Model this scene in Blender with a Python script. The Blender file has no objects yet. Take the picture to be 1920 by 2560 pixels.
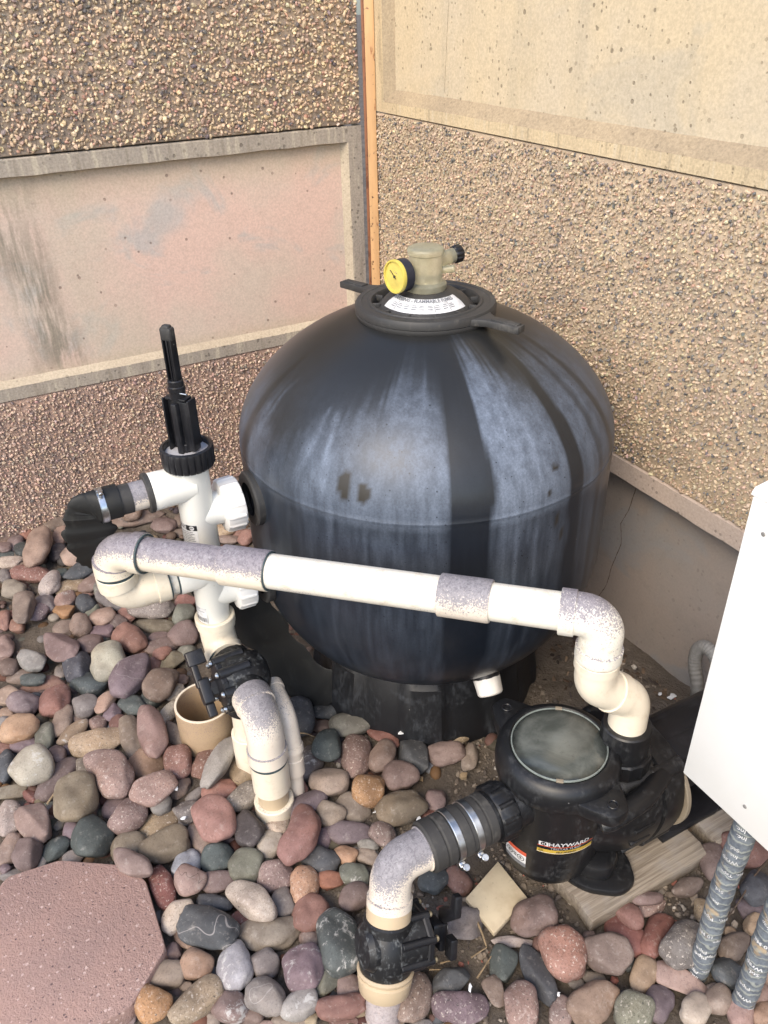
import bpy, bmesh, math, random
import numpy as np
from mathutils import Vector, Matrix, noise as mnoise

random.seed(11)
rng = np.random.default_rng(11)
scene = bpy.context.scene
COL = scene.collection
PI = math.pi

# ------------------------------------------------------------------ camera
CAM = np.array([2.912, -1.516, 1.70])
YAW, PITCH, ROLL = math.radians(152.2212917), math.radians(32.18459334), math.radians(-1.45049239)
FPX = 2060.0                                   # focal length in pixels of the 1920 x 2560 frame
_d = np.array([math.cos(YAW) * math.cos(PITCH), math.sin(YAW) * math.cos(PITCH), -math.sin(PITCH)])
_r = np.cross(_d, [0, 0, 1.0]); _r /= np.linalg.norm(_r)
_u = np.cross(_r, _d)
_c, _s = math.cos(ROLL), math.sin(ROLL)
CR, CU, CD = _c * _r + _s * _u, -_s * _r + _c * _u, _d
cam_data = bpy.data.cameras.new('camera')
cam = bpy.data.objects.new('camera', cam_data)
COL.objects.link(cam)
cam_data.sensor_fit = 'VERTICAL'
cam_data.sensor_height = 24.0
cam_data.lens = 24.0 * FPX / 2560.0
cam_data.clip_start, cam_data.clip_end = 0.02, 200.0
mw = Matrix.Identity(4)
for i in range(3):
    mw[i][0], mw[i][1], mw[i][2], mw[i][3] = CR[i], CU[i], -CD[i], CAM[i]
cam.matrix_world = mw
scene.camera = cam

# ------------------------------------------------------------------ daylight
SUN_DIR = Vector((0.42, -0.58, 0.70)).normalized()        # from the yard towards the sun, soft: open shade
world = bpy.data.worlds.new('World')
scene.world = world
world.use_nodes = True
wn = world.node_tree
wn.nodes.clear()
w_out = wn.nodes.new('ShaderNodeOutputWorld')
w_bg = wn.nodes.new('ShaderNodeBackground')
w_sky = wn.nodes.new('ShaderNodeTexSky')
w_sky.sky_type = 'NISHITA'
w_sky.sun_disc = False
w_sky.sun_elevation = math.asin(SUN_DIR.z)
w_sky.sun_rotation = math.atan2(SUN_DIR.x, SUN_DIR.y)
w_sky.air_density, w_sky.dust_density, w_sky.ozone_density = 1.0, 2.0, 1.0
w_bg.inputs['Strength'].default_value = 0.15
wn.links.new(w_sky.outputs[0], w_bg.inputs[0])
wn.links.new(w_bg.outputs[0], w_out.inputs[0])
sun_data = bpy.data.lights.new('sun', 'SUN')
sun_data.energy = 1.0
sun_data.angle = math.radians(30)
sun_data.color = (1.0, 0.85, 0.62)
sun = bpy.data.objects.new('sun', sun_data)
COL.objects.link(sun)
sun.location = (3, -4, 6)
sun.rotation_euler = SUN_DIR.to_track_quat('Z', 'Y').to_euler()
scene.view_settings.view_transform = 'Standard'
scene.view_settings.look = 'None'
scene.view_settings.exposure = 1.26
scene.view_settings.gamma = 1.0
scene.view_settings.use_curve_mapping = False
scene.cycles.max_bounces = 6

# ------------------------------------------------------------------ where a spot of the plan lies
def ray(sx, sy):
    """direction through pixel (sx, sy) of the 1920 x 2560 frame, unit depth"""
    return CR * ((sx - 960) / FPX) - CU * ((sy - 1280) / FPX) + CD
def ground_at(sx, sy, z):
    r = ray(sx, sy)
    return CAM + r * ((z - CAM[2]) / r[2])
def to_px(p):
    v = np.asarray(p, float) - CAM
    d = v @ CD
    return np.array([960 + FPX * (v @ CR) / d, 1280 - FPX * (v @ CU) / d, d])

# ------------------------------------------------------------------ objects
def tag(o, label=None, cat=None, group=None, kind=None):
    if label: o['label'] = label
    if cat: o['category'] = cat
    if group: o['group'] = group
    if kind: o['kind'] = kind
    return o
def thing(name, loc, label, cat, group=None):
    o = bpy.data.objects.new(name, None)
    o.empty_display_size = 0.05
    COL.objects.link(o)
    o.location = loc
    return tag(o, label, cat, group)
def root_loc(parent):
    while parent is not None and parent.parent is not None:
        parent = parent.parent
    return np.array(parent.location) if parent is not None else np.zeros(3)

class MB:
    """collects vertices and faces in world space; build() makes one mesh object of them"""
    def __init__(self):
        self.v, self.f, self.mi, self.n = [], [], [], 0
        self.attr = {}
    def add(self, verts, faces, mi=0):
        verts = np.asarray(verts, float).reshape(-1, 3)
        self.v.append(verts)
        for q in faces:
            self.f.append(tuple(int(i) + self.n for i in q)); self.mi.append(mi)
        self.n += len(verts)
        return self
    def build(self, name, mats, parent=None, smooth=40, origin=None, weather=None, fix=True):
        V = np.concatenate(self.v) if self.v else np.zeros((0, 3))
        me = bpy.data.meshes.new(name)
        off = root_loc(parent) if parent is not None else (np.zeros(3) if origin is None else np.array(origin, float))
        me.from_pydata((V - off).tolist(), [], self.f)
        mats = mats if isinstance(mats, (list, tuple)) else [mats]
        for m in mats: me.materials.append(m)
        if len(mats) > 1: me.polygons.foreach_set('material_index', self.mi)
        if fix:
            bm = bmesh.new(); bm.from_mesh(me)
            bmesh.ops.recalc_face_normals(bm, faces=bm.faces)
            bm.to_mesh(me); bm.free()
        if smooth:
            me.polygons.foreach_set('use_smooth', [True] * len(me.polygons))
            me.set_sharp_from_angle(angle=math.radians(smooth))
        if weather is not None:
            nn = np.zeros(len(me.vertices) * 3); me.vertices.foreach_get('normal', nn)
            nz = nn.reshape(-1, 3)[:, 2]
            a = me.attributes.new('weather', 'FLOAT', 'POINT')
            a.data.foreach_set('value', np.clip(weather(V, nz), 0, 1).astype(np.float32))
        o = bpy.data.objects.new(name, me)
        COL.objects.link(o)
        if parent is not None: o.parent = parent
        elif origin is not None: o.location = origin
        return o

def unit(v):
    v = np.asarray(v, float); return v / np.linalg.norm(v)
def frame_of(axis):
    a = unit(axis)
    h = np.array([0, 0, 1.0]) if abs(a[2]) < 0.95 else np.array([1.0, 0, 0])
    x = unit(np.cross(h, a)); y = np.cross(a, x)
    return x, y, a
def lathe(mb, prof, o, axis=(0, 0, 1), seg=40, mi=0, rfun=None, x0=None):
    """profile [(r, t)] turned about the axis through o"""
    x, y, a = frame_of(axis)
    if abs(a[2]) > 0.999: x, y = np.array([1.0, 0, 0]), np.array([0, 1.0, 0]) * np.sign(a[2])
    o = np.asarray(o, float)
    th = np.linspace(0, 2 * PI, seg, endpoint=False)
    V, F = [], []
    idx = []
    for (r, t) in prof:
        if r < 1e-6:
            idx.append([len(V)]); V.append(o + a * t)
        else:
            row = []
            for k in th:
                rr = r if rfun is None else rfun(r, t, k)
                row.append(len(V)); V.append(o + a * t + x * rr * math.cos(k) + y * rr * math.sin(k))
            idx.append(row)
    for A, B in zip(idx[:-1], idx[1:]):
        for k in range(seg):
            k2 = (k + 1) % seg
            if len(A) == 1 and len(B) == 1: continue
            if len(A) == 1: F.append((A[0], B[k], B[k2]))
            elif len(B) == 1: F.append((A[k], B[0], A[k2]))
            else: F.append((A[k], B[k], B[k2], A[k2]))
    return mb.add(V, F, mi)
def rod(mb, p0, p1, r, seg=24, mi=0, bev=0.0, r1=None):
    p0, p1 = np.asarray(p0, float), np.asarray(p1, float)
    L = np.linalg.norm(p1 - p0); r1 = r if r1 is None else r1
    b = min(bev, r * 0.5, L * 0.4)
    prof = [(0, 0), (r - b, 0), (r, b), (r1, L - b), (r1 - b, L), (0, L)] if b > 0 else [(0, 0), (r, 0), (r1, L), (0, L)]
    return lathe(mb, prof, p0, p1 - p0, seg, mi)
def tube_wall(mb, p0, p1, ro, ri, seg=40, mi=0, bev=0.002):
    L = np.linalg.norm(np.asarray(p1, float) - np.asarray(p0, float))
    prof = [(ri, 0), (ro - bev, 0), (ro, bev), (ro, L - bev), (ro - bev, L), (ri + bev, L), (ri, L - bev), (ri, 0)]
    return lathe(mb, prof, p0, np.asarray(p1, float) - np.asarray(p0, float), seg, mi)
def sweep(mb, pts, rad, seg=24, mi=0, cap=True, sx=1.0, sy=1.0, up=None):
    pts = np.asarray(pts, float); n = len(pts)
    rad = np.full(n, rad) if np.isscalar(rad) else np.asarray(rad, float)
    sx = np.full(n, sx) if np.isscalar(sx) else np.asarray(sx, float)
    sy = np.full(n, sy) if np.isscalar(sy) else np.asarray(sy, float)
    tg = np.gradient(pts, axis=0); tg /= np.linalg.norm(tg, axis=1)[:, None] + 1e-12
    if up is None:
        x, y, _ = frame_of(tg[0])
    else:
        x = unit(np.asarray(up, float) - tg[0] * np.dot(up, tg[0])); y = np.cross(tg[0], x)
    th = np.linspace(0, 2 * PI, seg, endpoint=False)
    V, F = [], []
    for i in range(n):
        x = unit(x - tg[i] * np.dot(x, tg[i])); y = np.cross(tg[i], x)
        for k in th:
            V.append(pts[i] + rad[i] * (x * sx[i] * math.cos(k) + y * sy[i] * math.sin(k)))
    for i in range(n - 1):
        for k in range(seg):
            k2 = (k + 1) % seg
            F.append((i * seg + k, i * seg + k2, (i + 1) * seg + k2, (i + 1) * seg + k))
    if cap:
        F.append(tuple(range(seg))[::-1]); F.append(tuple((n - 1) * seg + k for k in range(seg)))
    return mb.add(V, F, mi)
def bend(p0, c, p1, r, n=14):
    """polyline p0 -> rounded corner c (radius r) -> p1"""
    p0, c, p1 = (np.asarray(q, float) for q in (p0, c, p1))
    a, b = unit(p0 - c), unit(p1 - c)
    ang = math.acos(max(-1, min(1, float(a @ b))))
    t = r / math.tan(ang / 2)
    A, B = c + a * t, c + b * t
    ctr = c + unit(a + b) * (r / math.sin(ang / 2))
    e1 = unit(A - ctr); e2 = unit((B - ctr) - e1 * ((B - ctr) @ e1))
    tot = PI - ang
    arc = [ctr + r * (e1 * math.cos(k) + e2 * math.sin(k)) for k in np.linspace(0, tot, n)]
    out = [p0] if np.linalg.norm(p0 - A) > 1e-4 else []
    out += arc
    if np.linalg.norm(p1 - B) > 1e-4: out.append(p1)
    return np.array(out)
def resample(pts, step):
    pts = np.asarray(pts, float)
    s = np.concatenate([[0], np.cumsum(np.linalg.norm(np.diff(pts, axis=0), axis=1))])
    n = max(2, int(s[-1] / step) + 1)
    q = np.linspace(0, s[-1], n)
    return np.stack([np.interp(q, s, pts[:, i]) for i in range(3)], 1)
def smooth_path(ctrl, n=60):
    """Catmull-Rom through the points"""
    P = np.asarray(ctrl, float); P = np.vstack([2 * P[0] - P[1], P, 2 * P[-1] - P[-2]])
    m = len(P) - 3; out = []
    for q in np.linspace(0, m - 1e-6, n):
        i = int(q); t = q - i
        p0, p1, p2, p3 = P[i:i + 4]
        out.append(0.5 * (2 * p1 + (p2 - p0) * t + (2 * p0 - 5 * p1 + 4 * p2 - p3) * t * t + (3 * p1 - p0 - 3 * p2 + p3) * t ** 3))
    return np.array(out)
def rbox(mb, c, size, bev=0.003, rot=None, mi=0, seg=2):
    bm = bmesh.new()
    bmesh.ops.create_cube(bm, size=1.0)
    for v in bm.verts: v.co = Vector((v.co.x * size[0], v.co.y * size[1], v.co.z * size[2]))
    if bev > 0:
        bmesh.ops.bevel(bm, geom=list(bm.edges), offset=min(bev, min(size) * 0.45), segments=seg, profile=0.5, affect='EDGES')
    bm.verts.ensure_lookup_table(); bm.verts.index_update()
    V = np.array([v.co[:] for v in bm.verts]); F = [[v.index for v in f.verts] for f in bm.faces]
    bm.free()
    if rot is not None: V = V @ np.asarray(rot, float).T
    return mb.add(V + np.asarray(c, float), F, mi)
def rotz(a):
    c, s = math.cos(a), math.sin(a); return np.array([[c, -s, 0], [s, c, 0], [0, 0, 1.0]])
def axes(x, y, z):
    return np.array([unit(x), unit(y), unit(z)]).T
def prism(mb, poly, z0, z1, o=(0, 0, 0), M=np.eye(3), bev=0.002, mi=0):
    """polygon (local xy) extruded z0..z1, edges eased, placed by M and o"""
    bm = bmesh.new()
    lo = [bm.verts.new((p[0], p[1], z0)) for p in poly]
    f = bm.faces.new(lo)
    r = bmesh.ops.extrude_face_region(bm, geom=[f])
    for g in r['geom']:
        if isinstance(g, bmesh.types.BMVert): g.co.z = z1
    bmesh.ops.recalc_face_normals(bm, faces=bm.faces)
    if bev > 0:
        es = [e for e in bm.edges if len(e.link_faces) == 2 and e.calc_face_angle(0) > 0.6]
        bmesh.ops.bevel(bm, geom=es, offset=bev, segments=2, profile=0.5, affect='EDGES')
    bm.verts.index_update()
    V = np.array([v.co[:] for v in bm.verts]); F = [[v.index for v in q.verts] for q in bm.faces]
    bm.free()
    return mb.add(V @ np.asarray(M, float).T + np.asarray(o, float), F, mi)
def round_poly(poly, r, n=5):
    out = []; m = len(poly)
    for i in range(m):
        p, c, q = (np.array(poly[j % m], float) for j in (i - 1, i, i + 1))
        a, b = unit(p - c), unit(q - c)
        rr = min(r, 0.45 * np.linalg.norm(p - c), 0.45 * np.linalg.norm(q - c))
        for t in np.linspace(0, 1, n):
            out.append(tuple((1 - t) ** 2 * (c + a * rr) + 2 * t * (1 - t) * c + t * t * (c + b * rr)))
    return out
# ------------------------------------------------------------------ materials
class Tree:
    def __init__(self, name):
        self.m = bpy.data.materials.new(name); self.m.use_nodes = True
        self.t = self.m.node_tree; self.t.nodes.clear()
        self.out = self.t.nodes.new('ShaderNodeOutputMaterial')
        self.b = self.t.nodes.new('ShaderNodeBsdfPrincipled')
        self.t.links.new(self.b.outputs[0], self.out.inputs[0])
    def n(self, typ, ins=None, **kw):
        q = self.t.nodes.new('ShaderNode' + typ)
        for k, v in kw.items(): setattr(q, k, v)
        for k, v in (ins or {}).items(): self.put(q.inputs[k], v)
        return q
    def put(self, s, v):
        if isinstance(v, bpy.types.NodeSocket): self.t.links.new(v, s)
        elif isinstance(v, (tuple, list)) and len(v) == 3 and s.type == 'RGBA': s.default_value = (*v, 1)
        else: s.default_value = v
    def set(self, **kw):
        for k, v in kw.items(): self.put(self.b.inputs[k.replace('_', ' ')], v)
        return self
    def mix(self, f, a, b, blend='MIX'):
        q = self.n('Mix', data_type='RGBA', blend_type=blend)
        self.put(q.inputs[0], f); self.put(q.inputs[6], a); self.put(q.inputs[7], b)
        return q.outputs[2]
    def math(self, op, a, b=0.0, c=None):
        q = self.n('Math', operation=op); self.put(q.inputs[0], a); self.put(q.inputs[1], b)
        if c is not None: self.put(q.inputs[2], c)
        return q.outputs[0]
    def rng(self, v, a, b, c=0.0, d=1.0, smooth=True):
        q = self.n('MapRange', interpolation_type='SMOOTHSTEP' if smooth else 'LINEAR')
        for i, x in enumerate((v, a, b, c, d)): self.put(q.inputs[i], x)
        return q.outputs[0]
    def pos(self): return self.n('NewGeometry').outputs['Position']
    def obj(self): return self.n('TexCoord').outputs['Object']
    def noise(self, vec, scale, detail=4.0, rough=0.55, dist=0.0):
        return self.n('TexNoise', {'Vector': vec, 'Scale': scale, 'Detail': detail, 'Roughness': rough, 'Distortion': dist}).outputs[0]
    def vor(self, vec, scale, feature='F1'):
        return self.n('TexVoronoi', {'Vector': vec, 'Scale': scale}, feature=feature)
    def stretch(self, vec, s):
        return self.n('Mapping', {'Vector': vec, 'Scale': s}).outputs[0]
    def attr(self, name, out='Fac'):
        return self.n('Attribute', attribute_name=name).outputs[out]
    def bump(self, h, strength=0.3, dist=0.002):
        self.put(self.b.inputs['Normal'], self.n('Bump', {'Height': h, 'Strength': strength, 'Distance': dist}).outputs[0])
        return self
    def pits(self, vec, scale, thresh=0.16, keep=0.55):
        """0..1 mask of small round holes, only in some cells"""
        v = self.vor(vec, scale)
        sep = self.n('SeparateColor', {0: v.outputs['Color']})
        size = self.rng(sep.outputs[0], keep, 1.0, 0.0, thresh, False)
        return self.rng(self.math('SUBTRACT', size, v.outputs['Distance']), 0.0, 0.05)

def concrete(name, base, tone, blue=None, pit=1.0, stain=None, grain=0.12, pits_keep=0.6):
    t = Tree(name); p = t.pos()
    big = t.rng(t.noise(p, 2.6, 5), 0.38, 0.66)
    c = t.mix(big, base, tone)
    if blue is not None:
        c = t.mix(t.math('MULTIPLY', t.rng(t.noise(t.stretch(p, (1, 1.0, 1.25)), 3.1, 4, 0.6, 0.8), 0.54, 0.70), 0.62), c, blue)
    if stain is not None: c = stain(t, p, c)
    fine = t.noise(p, 140, 6, 0.7)
    mid = t.noise(p, 26, 6, 0.65)
    c = t.mix(1.0, c, t.n('CombineColor', {0: t.rng(fine, 0.3, 0.7, 1 - grain, 1 + grain), 1: t.rng(fine, 0.3, 0.7, 1 - grain, 1 + grain), 2: t.rng(fine, 0.3, 0.7, 1 - grain, 1 + grain)}).outputs[0], 'MULTIPLY')
    c = t.mix(t.math('MULTIPLY', t.rng(mid, 0.5, 0.75), 0.22), c, tuple(x * 0.62 for x in base))
    ph = t.math('MULTIPLY', t.pits(p, 34, 0.24, pits_keep - 0.14), t.rng(t.noise(p, 7, 3), .40, .55))
    ps = t.math('MULTIPLY', t.pits(p, 64, 0.34, 0.42), t.rng(t.noise(p, 5, 3), .42, .58, .25, 1.0))
    pm = t.math('MAXIMUM', ph, ps)
    c = t.mix(t.math('MULTIPLY', pm, 0.75 * pit), c, tuple(x * 0.30 for x in base))
    h = t.math('SUBTRACT', t.math('MULTIPLY', fine, 0.35), t.math('MULTIPLY', pm, pit))
    t.set(Base_Color=c, Roughness=0.9, Specular_IOR_Level=0.25).bump(h, 0.55, 0.003)
    return t.m

def _left_stain(t, p, c):
    s = t.n('SeparateXYZ', {0: p})
    wob = t.math('MULTIPLY', t.math('SUBTRACT', t.noise(t.stretch(p, (1, 3, 1.0)), 2.0, 4), 0.5), 0.35)
    yy = t.math('ADD', t.math('ADD', s.outputs[1], wob), t.math('MULTIPLY', s.outputs[2], 0.22))
    d = t.math('ABSOLUTE', t.math('ADD', yy, 1.06))
    c = t.mix(t.math('MULTIPLY', t.math('MULTIPLY', t.rng(d, 0.17, 0.0), t.rng(t.noise(t.stretch(p, (1, 5, .8)), 7, 5, .7), .32, .62)), 0.85), c, (0.20, 0.18, 0.14))
    # pale lime run beside it and a sandy bloom along the top edge
    d2 = t.math('ABSOLUTE', t.math('ADD', yy, 0.86))
    c = t.mix(t.math('MULTIPLY', t.rng(d2, 0.16, 0.0), 0.5), c, (0.46, 0.42, 0.33))
    c = t.mix(t.math('MULTIPLY', t.rng(s.outputs[2], 1.10, 1.25), 0.6), c, (0.42, 0.36, 0.25))
    c = t.mix(t.math('MULTIPLY', t.rng(s.outputs[2], 0.66, 0.59), 0.55), c, (0.45, 0.38, 0.28))
    return c
def _right_stain(t, p, c):
    s = t.n('SeparateXYZ', {0: p})
    n = t.noise(t.stretch(p, (6, 1, 0.6)), 1.3, 4)
    return t.mix(t.math('MULTIPLY', t.rng(n, 0.52, 0.72), 0.5), c, (0.40, 0.35, 0.26))
def _drip(t, p, c):
    n = t.noise(t.stretch(p, (38, 38, 3.0)), 1.0, 5, 0.6)
    c = t.mix(t.math('MULTIPLY', t.rng(n, 0.52, 0.64), 0.45), c, (0.56, 0.50, 0.38))
    return t.mix(t.math('MULTIPLY', t.rng(n, 0.46, 0.34), 0.45), c, (0.20, 0.17, 0.13))

M = {}
M['left_panel'] = concrete('pink_concrete', (0.61, 0.445, 0.375), (0.55, 0.455, 0.38), (0.37, 0.39, 0.385), 0.9, _left_stain, pits_keep=0.60)
M['left_frame'] = concrete('grey_frame_concrete', (0.36, 0.315, 0.26), (0.31, 0.275, 0.235), None, 0.9, _drip, 0.2)
M['left_bevel'] = concrete('sandy_bevel_concrete', (0.47, 0.405, 0.31), (0.40, 0.34, 0.26), None, 0.6, None, 0.16)
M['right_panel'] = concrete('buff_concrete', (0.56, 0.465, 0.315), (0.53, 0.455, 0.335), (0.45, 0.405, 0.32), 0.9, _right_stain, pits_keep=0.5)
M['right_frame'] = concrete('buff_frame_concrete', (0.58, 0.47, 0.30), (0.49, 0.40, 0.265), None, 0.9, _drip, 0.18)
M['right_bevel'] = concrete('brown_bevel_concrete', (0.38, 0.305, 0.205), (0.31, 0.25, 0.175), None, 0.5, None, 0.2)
M['low_frame'] = concrete('pinkish_ledge_concrete', (0.44, 0.355, 0.30), (0.39, 0.325, 0.28), None, 0.8, None, 0.12, 0.72)
M['low_panel'] = concrete('smooth_grey_concrete', (0.255, 0.215, 0.19), (0.225, 0.20, 0.185), (0.20, 0.205, 0.215), 0.3, None, 0.05, 0.9)

def matrix_mat(name, base, dark):
    t = Tree(name); p = t.pos()
    n = t.noise(p, 90, 6, 0.7)
    c = t.mix(t.rng(t.noise(p, 5, 4), 0.38, 0.62), base, dark)
    c = t.mix(t.math('MULTIPLY', t.rng(n, 0.45, 0.7), 0.35), c, tuple(x * 0.55 for x in base))
    t.set(Base_Color=c, Roughness=0.95, Specular_IOR_Level=0.2).bump(n, 0.9, 0.004)
    return t.m
M['mortar_left'] = matrix_mat('grey_brown_mortar', (0.46, 0.365, 0.275), (0.34, 0.275, 0.22))
M['mortar_low'] = matrix_mat('brown_mortar', (0.44, 0.31, 0.245), (0.35, 0.255, 0.21))
M['mortar_right'] = matrix_mat('sandy_mortar', (0.53, 0.425, 0.305), (0.44, 0.35, 0.26))
def chips_mat():
    t = Tree('embedded_stone_chips'); p = t.pos()
    n = t.noise(p, 260, 4, 0.6)
    c = t.mix(1.0, t.attr('Col', 'Color'), t.n('CombineColor', {0: t.rng(n, .3, .7, .75, 1.2), 1: t.rng(n, .3, .7, .75, 1.2), 2: t.rng(n, .3, .7, .75, 1.2)}).outputs[0], 'MULTIPLY')
    t.set(Base_Color=c, Roughness=0.7, Specular_IOR_Level=0.35).bump(n, 0.3, 0.001)
    return t.m
M['chips'] = chips_mat()

def rusty(name, paint, rust, amount):
    t = Tree(name); p = t.pos()
    n = t.noise(t.stretch(p, (1, 1, 0.35)), 30, 6, 0.7)
    f = t.rng(n, amount, amount + 0.1)
    c = t.mix(t.rng(t.noise(t.stretch(p, (4, 4, 0.5)), 9, 4), 0.35, 0.65), paint, tuple(x * 0.82 for x in paint))
    c = t.mix(f, c, rust)
    c = t.mix(t.rng(t.noise(p, 60, 4), 0.62, 0.72), c, (0.05, 0.02, 0.012))
    t.set(Base_Color=c, Roughness=t.rng(f, 0, 1, 0.5, 0.9)).bump(n, 0.4, 0.001)
    return t.m
M['post_face'] = rusty('tan_painted_steel', (0.60, 0.36, 0.17), (0.22, 0.085, 0.035), 0.60)
M['post_web'] = rusty('rusted_steel', (0.25, 0.10, 0.045), (0.11, 0.04, 0.02), 0.5)

def pvc(name, base, stain=(0.19, 0.175, 0.215), grime=(0.50, 0.40, 0.27), dirt=0.25, freckle=0.0):
    t = Tree(name); p = t.pos()
    w = t.attr('weather')
    fine = t.noise(p, 300, 6, 0.78, 0.4)
    mid = t.noise(p, 38, 5, 0.7)
    c = t.mix(t.math('MULTIPLY', t.rng(mid, 0.50, 0.72), dirt), base, grime)
    web = t.noise(p, 120, 6, 0.8, 1.2)
    big = t.math('MULTIPLY', t.math('SUBTRACT', t.noise(p, 22, 4, 0.6), 0.5), 0.5)
    wv = t.math('ADD', w, t.math('MULTIPLY', big, t.rng(w, 0.0, 0.25)))
    m1 = t.rng(t.math('ADD', wv, t.math('MULTIPLY', t.math('SUBTRACT', fine, 0.5), 2.9)), 0.40, 0.62)
    c = t.mix(t.math('MULTIPLY', m1, 0.90), c, stain)
    m2 = t.math('MULTIPLY', t.rng(web, 0.46, 0.60), t.rng(wv, 0.45, 0.95))
    c = t.mix(t.math('MULTIPLY', m2, 0.70), c, tuple(x * 0.55 for x in stain))
    m3 = t.math('MULTIPLY', t.rng(t.noise(p, 60, 6, 0.75, 0.8), 0.5, 0.66), t.rng(wv, 0.55, 1.0))
    c = t.mix(t.math('MULTIPLY', m3, 0.32), c, (0.46, 0.455, 0.47))
    if freckle: c = t.mix(t.math('MULTIPLY', t.pits(p, 55, 0.12, 0.80), freckle), c, (0.20, 0.15, 0.10))
    t.set(Base_Color=c, Roughness=t.rng(m1, 0, 1, 0.34, 0.62), Specular_IOR_Level=0.45).bump(t.math('MULTIPLY', fine, t.math('ADD', t.math('MULTIPLY', m1, 0.8), 0.06)), 0.35, 0.0008)
    return t.m
M['pvc_white'] = pvc('white_pvc', (0.76, 0.735, 0.65), dirt=0.5, freckle=0.4)
M['pvc_valve'] = pvc('clean_white_pvc', (0.76, 0.76, 0.71), dirt=0.06, freckle=0.2)
M['pvc_cream'] = pvc('cream_weathered_pvc', (0.72, 0.655, 0.53), dirt=0.35, freckle=0.3)
M['pvc_tan'] = pvc('tan_dirty_pvc', (0.50, 0.40, 0.27), stain=(0.36, 0.32, 0.33), dirt=0.5, freckle=0.3)
M['pvc_stub'] = pvc('brown_tan_pvc', (0.40, 0.295, 0.19), stain=(0.27, 0.20, 0.19), grime=(0.30, 0.21, 0.14), dirt=0.5)
M['pvc_chalk'] = pvc('chalky_pvc', (0.69, 0.62, 0.53), stain=(0.20, 0.195, 0.225), grime=(0.52, 0.42, 0.32), dirt=0.3, freckle=0.3)

def plastic(name, base, dust, amount=0.3, rough=0.42, scale=14.0, scratch=True):
    t = Tree(name); p = t.pos()
    n1 = t.noise(p, scale, 6, 0.7, 0.6)
    n2 = t.noise(t.stretch(p, (1, 1, 0.4)), 120, 4, 0.7)
    f = t.math('MULTIPLY', t.rng(t.math('ADD', n1, t.math('MULTIPLY', t.math('SUBTRACT', n2, 0.5), 0.5)), 0.50, 0.78), amount)
    c = t.mix(f, base, dust)
    if scratch:
        c = t.mix(t.math('MULTIPLY', t.pits(p, 48, 0.10, 0.86), 0.35), c, (0.4, 0.4, 0.4))
    t.set(Base_Color=c, Roughness=t.math('ADD', rough, t.math('MULTIPLY', f, 0.5)), Specular_IOR_Level=0.45).bump(n2, 0.12, 0.0006)
    return t.m
M['black'] = plastic('black_pump_plastic', (0.0075, 0.008, 0.0095), (0.12, 0.125, 0.13), 0.34, 0.40)
M['black_valve'] = plastic('black_valve_plastic', (0.009, 0.0095, 0.011), (0.21, 0.225, 0.23), 0.60, 0.42, 48)
M['black_clean'] = plastic('black_plastic', (0.009, 0.0095, 0.012), (0.10, 0.10, 0.11), 0.18, 0.38)
M['grey_black'] = plastic('faded_black_plastic', (0.034, 0.034, 0.034), (0.15, 0.14, 0.125), 0.45, 0.55, 20)
M['rubber'] = plastic('black_rubber', (0.036, 0.035, 0.034), (0.11, 0.105, 0.095), 0.5, 0.6, 30)
M['hose'] = plastic('black_hose_fabric', (0.009, 0.0095, 0.0095), (0.05, 0.05, 0.045), 0.4, 0.62, 22, False)
M['skirt'] = plastic('black_skirt_plastic', (0.0075, 0.0085, 0.011), (0.040, 0.046, 0.056), 0.7, 0.5, 9)

def tank_mat():
    t = Tree('weathered_black_tank'); p = t.obj()
    L = t.attr('streak'); B = t.attr('brown')
    fine = t.noise(p, 210, 5, 0.75)
    blot = t.noise(t.stretch(p, (1, 1, 0.35)), 26, 6, 0.72)
    l2 = t.math('ADD', L, t.math('MULTIPLY', t.math('SUBTRACT', blot, 0.5), t.math('MULTIPLY', t.rng(L, 0.03, 0.25), 0.34)))
    dots = t.pits(p, 95, 0.22, 0.5)
    l2 = t.math('MULTIPLY', l2, t.math('SUBTRACT', 1.0, t.math('MULTIPLY', dots, 0.75)))
    runs = t.noise(t.stretch(p, (1, 1, 0.05)), 46, 4, 0.65)
    l2 = t.math('MULTIPLY', l2, t.rng(fine, 0.3, 0.7, 0.75, 1.2))
    l2 = t.math('MULTIPLY', l2, t.rng(runs, 0.34, 0.64, 0.72, 1.12))
    c = t.mix(t.rng(B, 0, 1), (0.007, 0.0095, 0.0150), (0.017, 0.0175, 0.0175))
    c = t.mix(t.rng(l2, 0.0, 1.0, 0, 1, False), c, (0.175, 0.215, 0.285))  # mineral haze; the sky's blue sheen is painted into its colour too
    c = t.mix(t.math('MULTIPLY', t.pits(p, 30, 0.05, 0.9), 0.8), c, (0.7, 0.7, 0.68))
    c = t.mix(t.attr('spot'), c, (0.022, 0.019, 0.015))
    t.set(Base_Color=c, Roughness=t.rng(l2, 0.0, 0.7, 0.33, 0.48), Specular_IOR_Level=0.40).bump(fine, 0.10, 0.0006)
    return t.m
M['tank'] = tank_mat()

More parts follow.
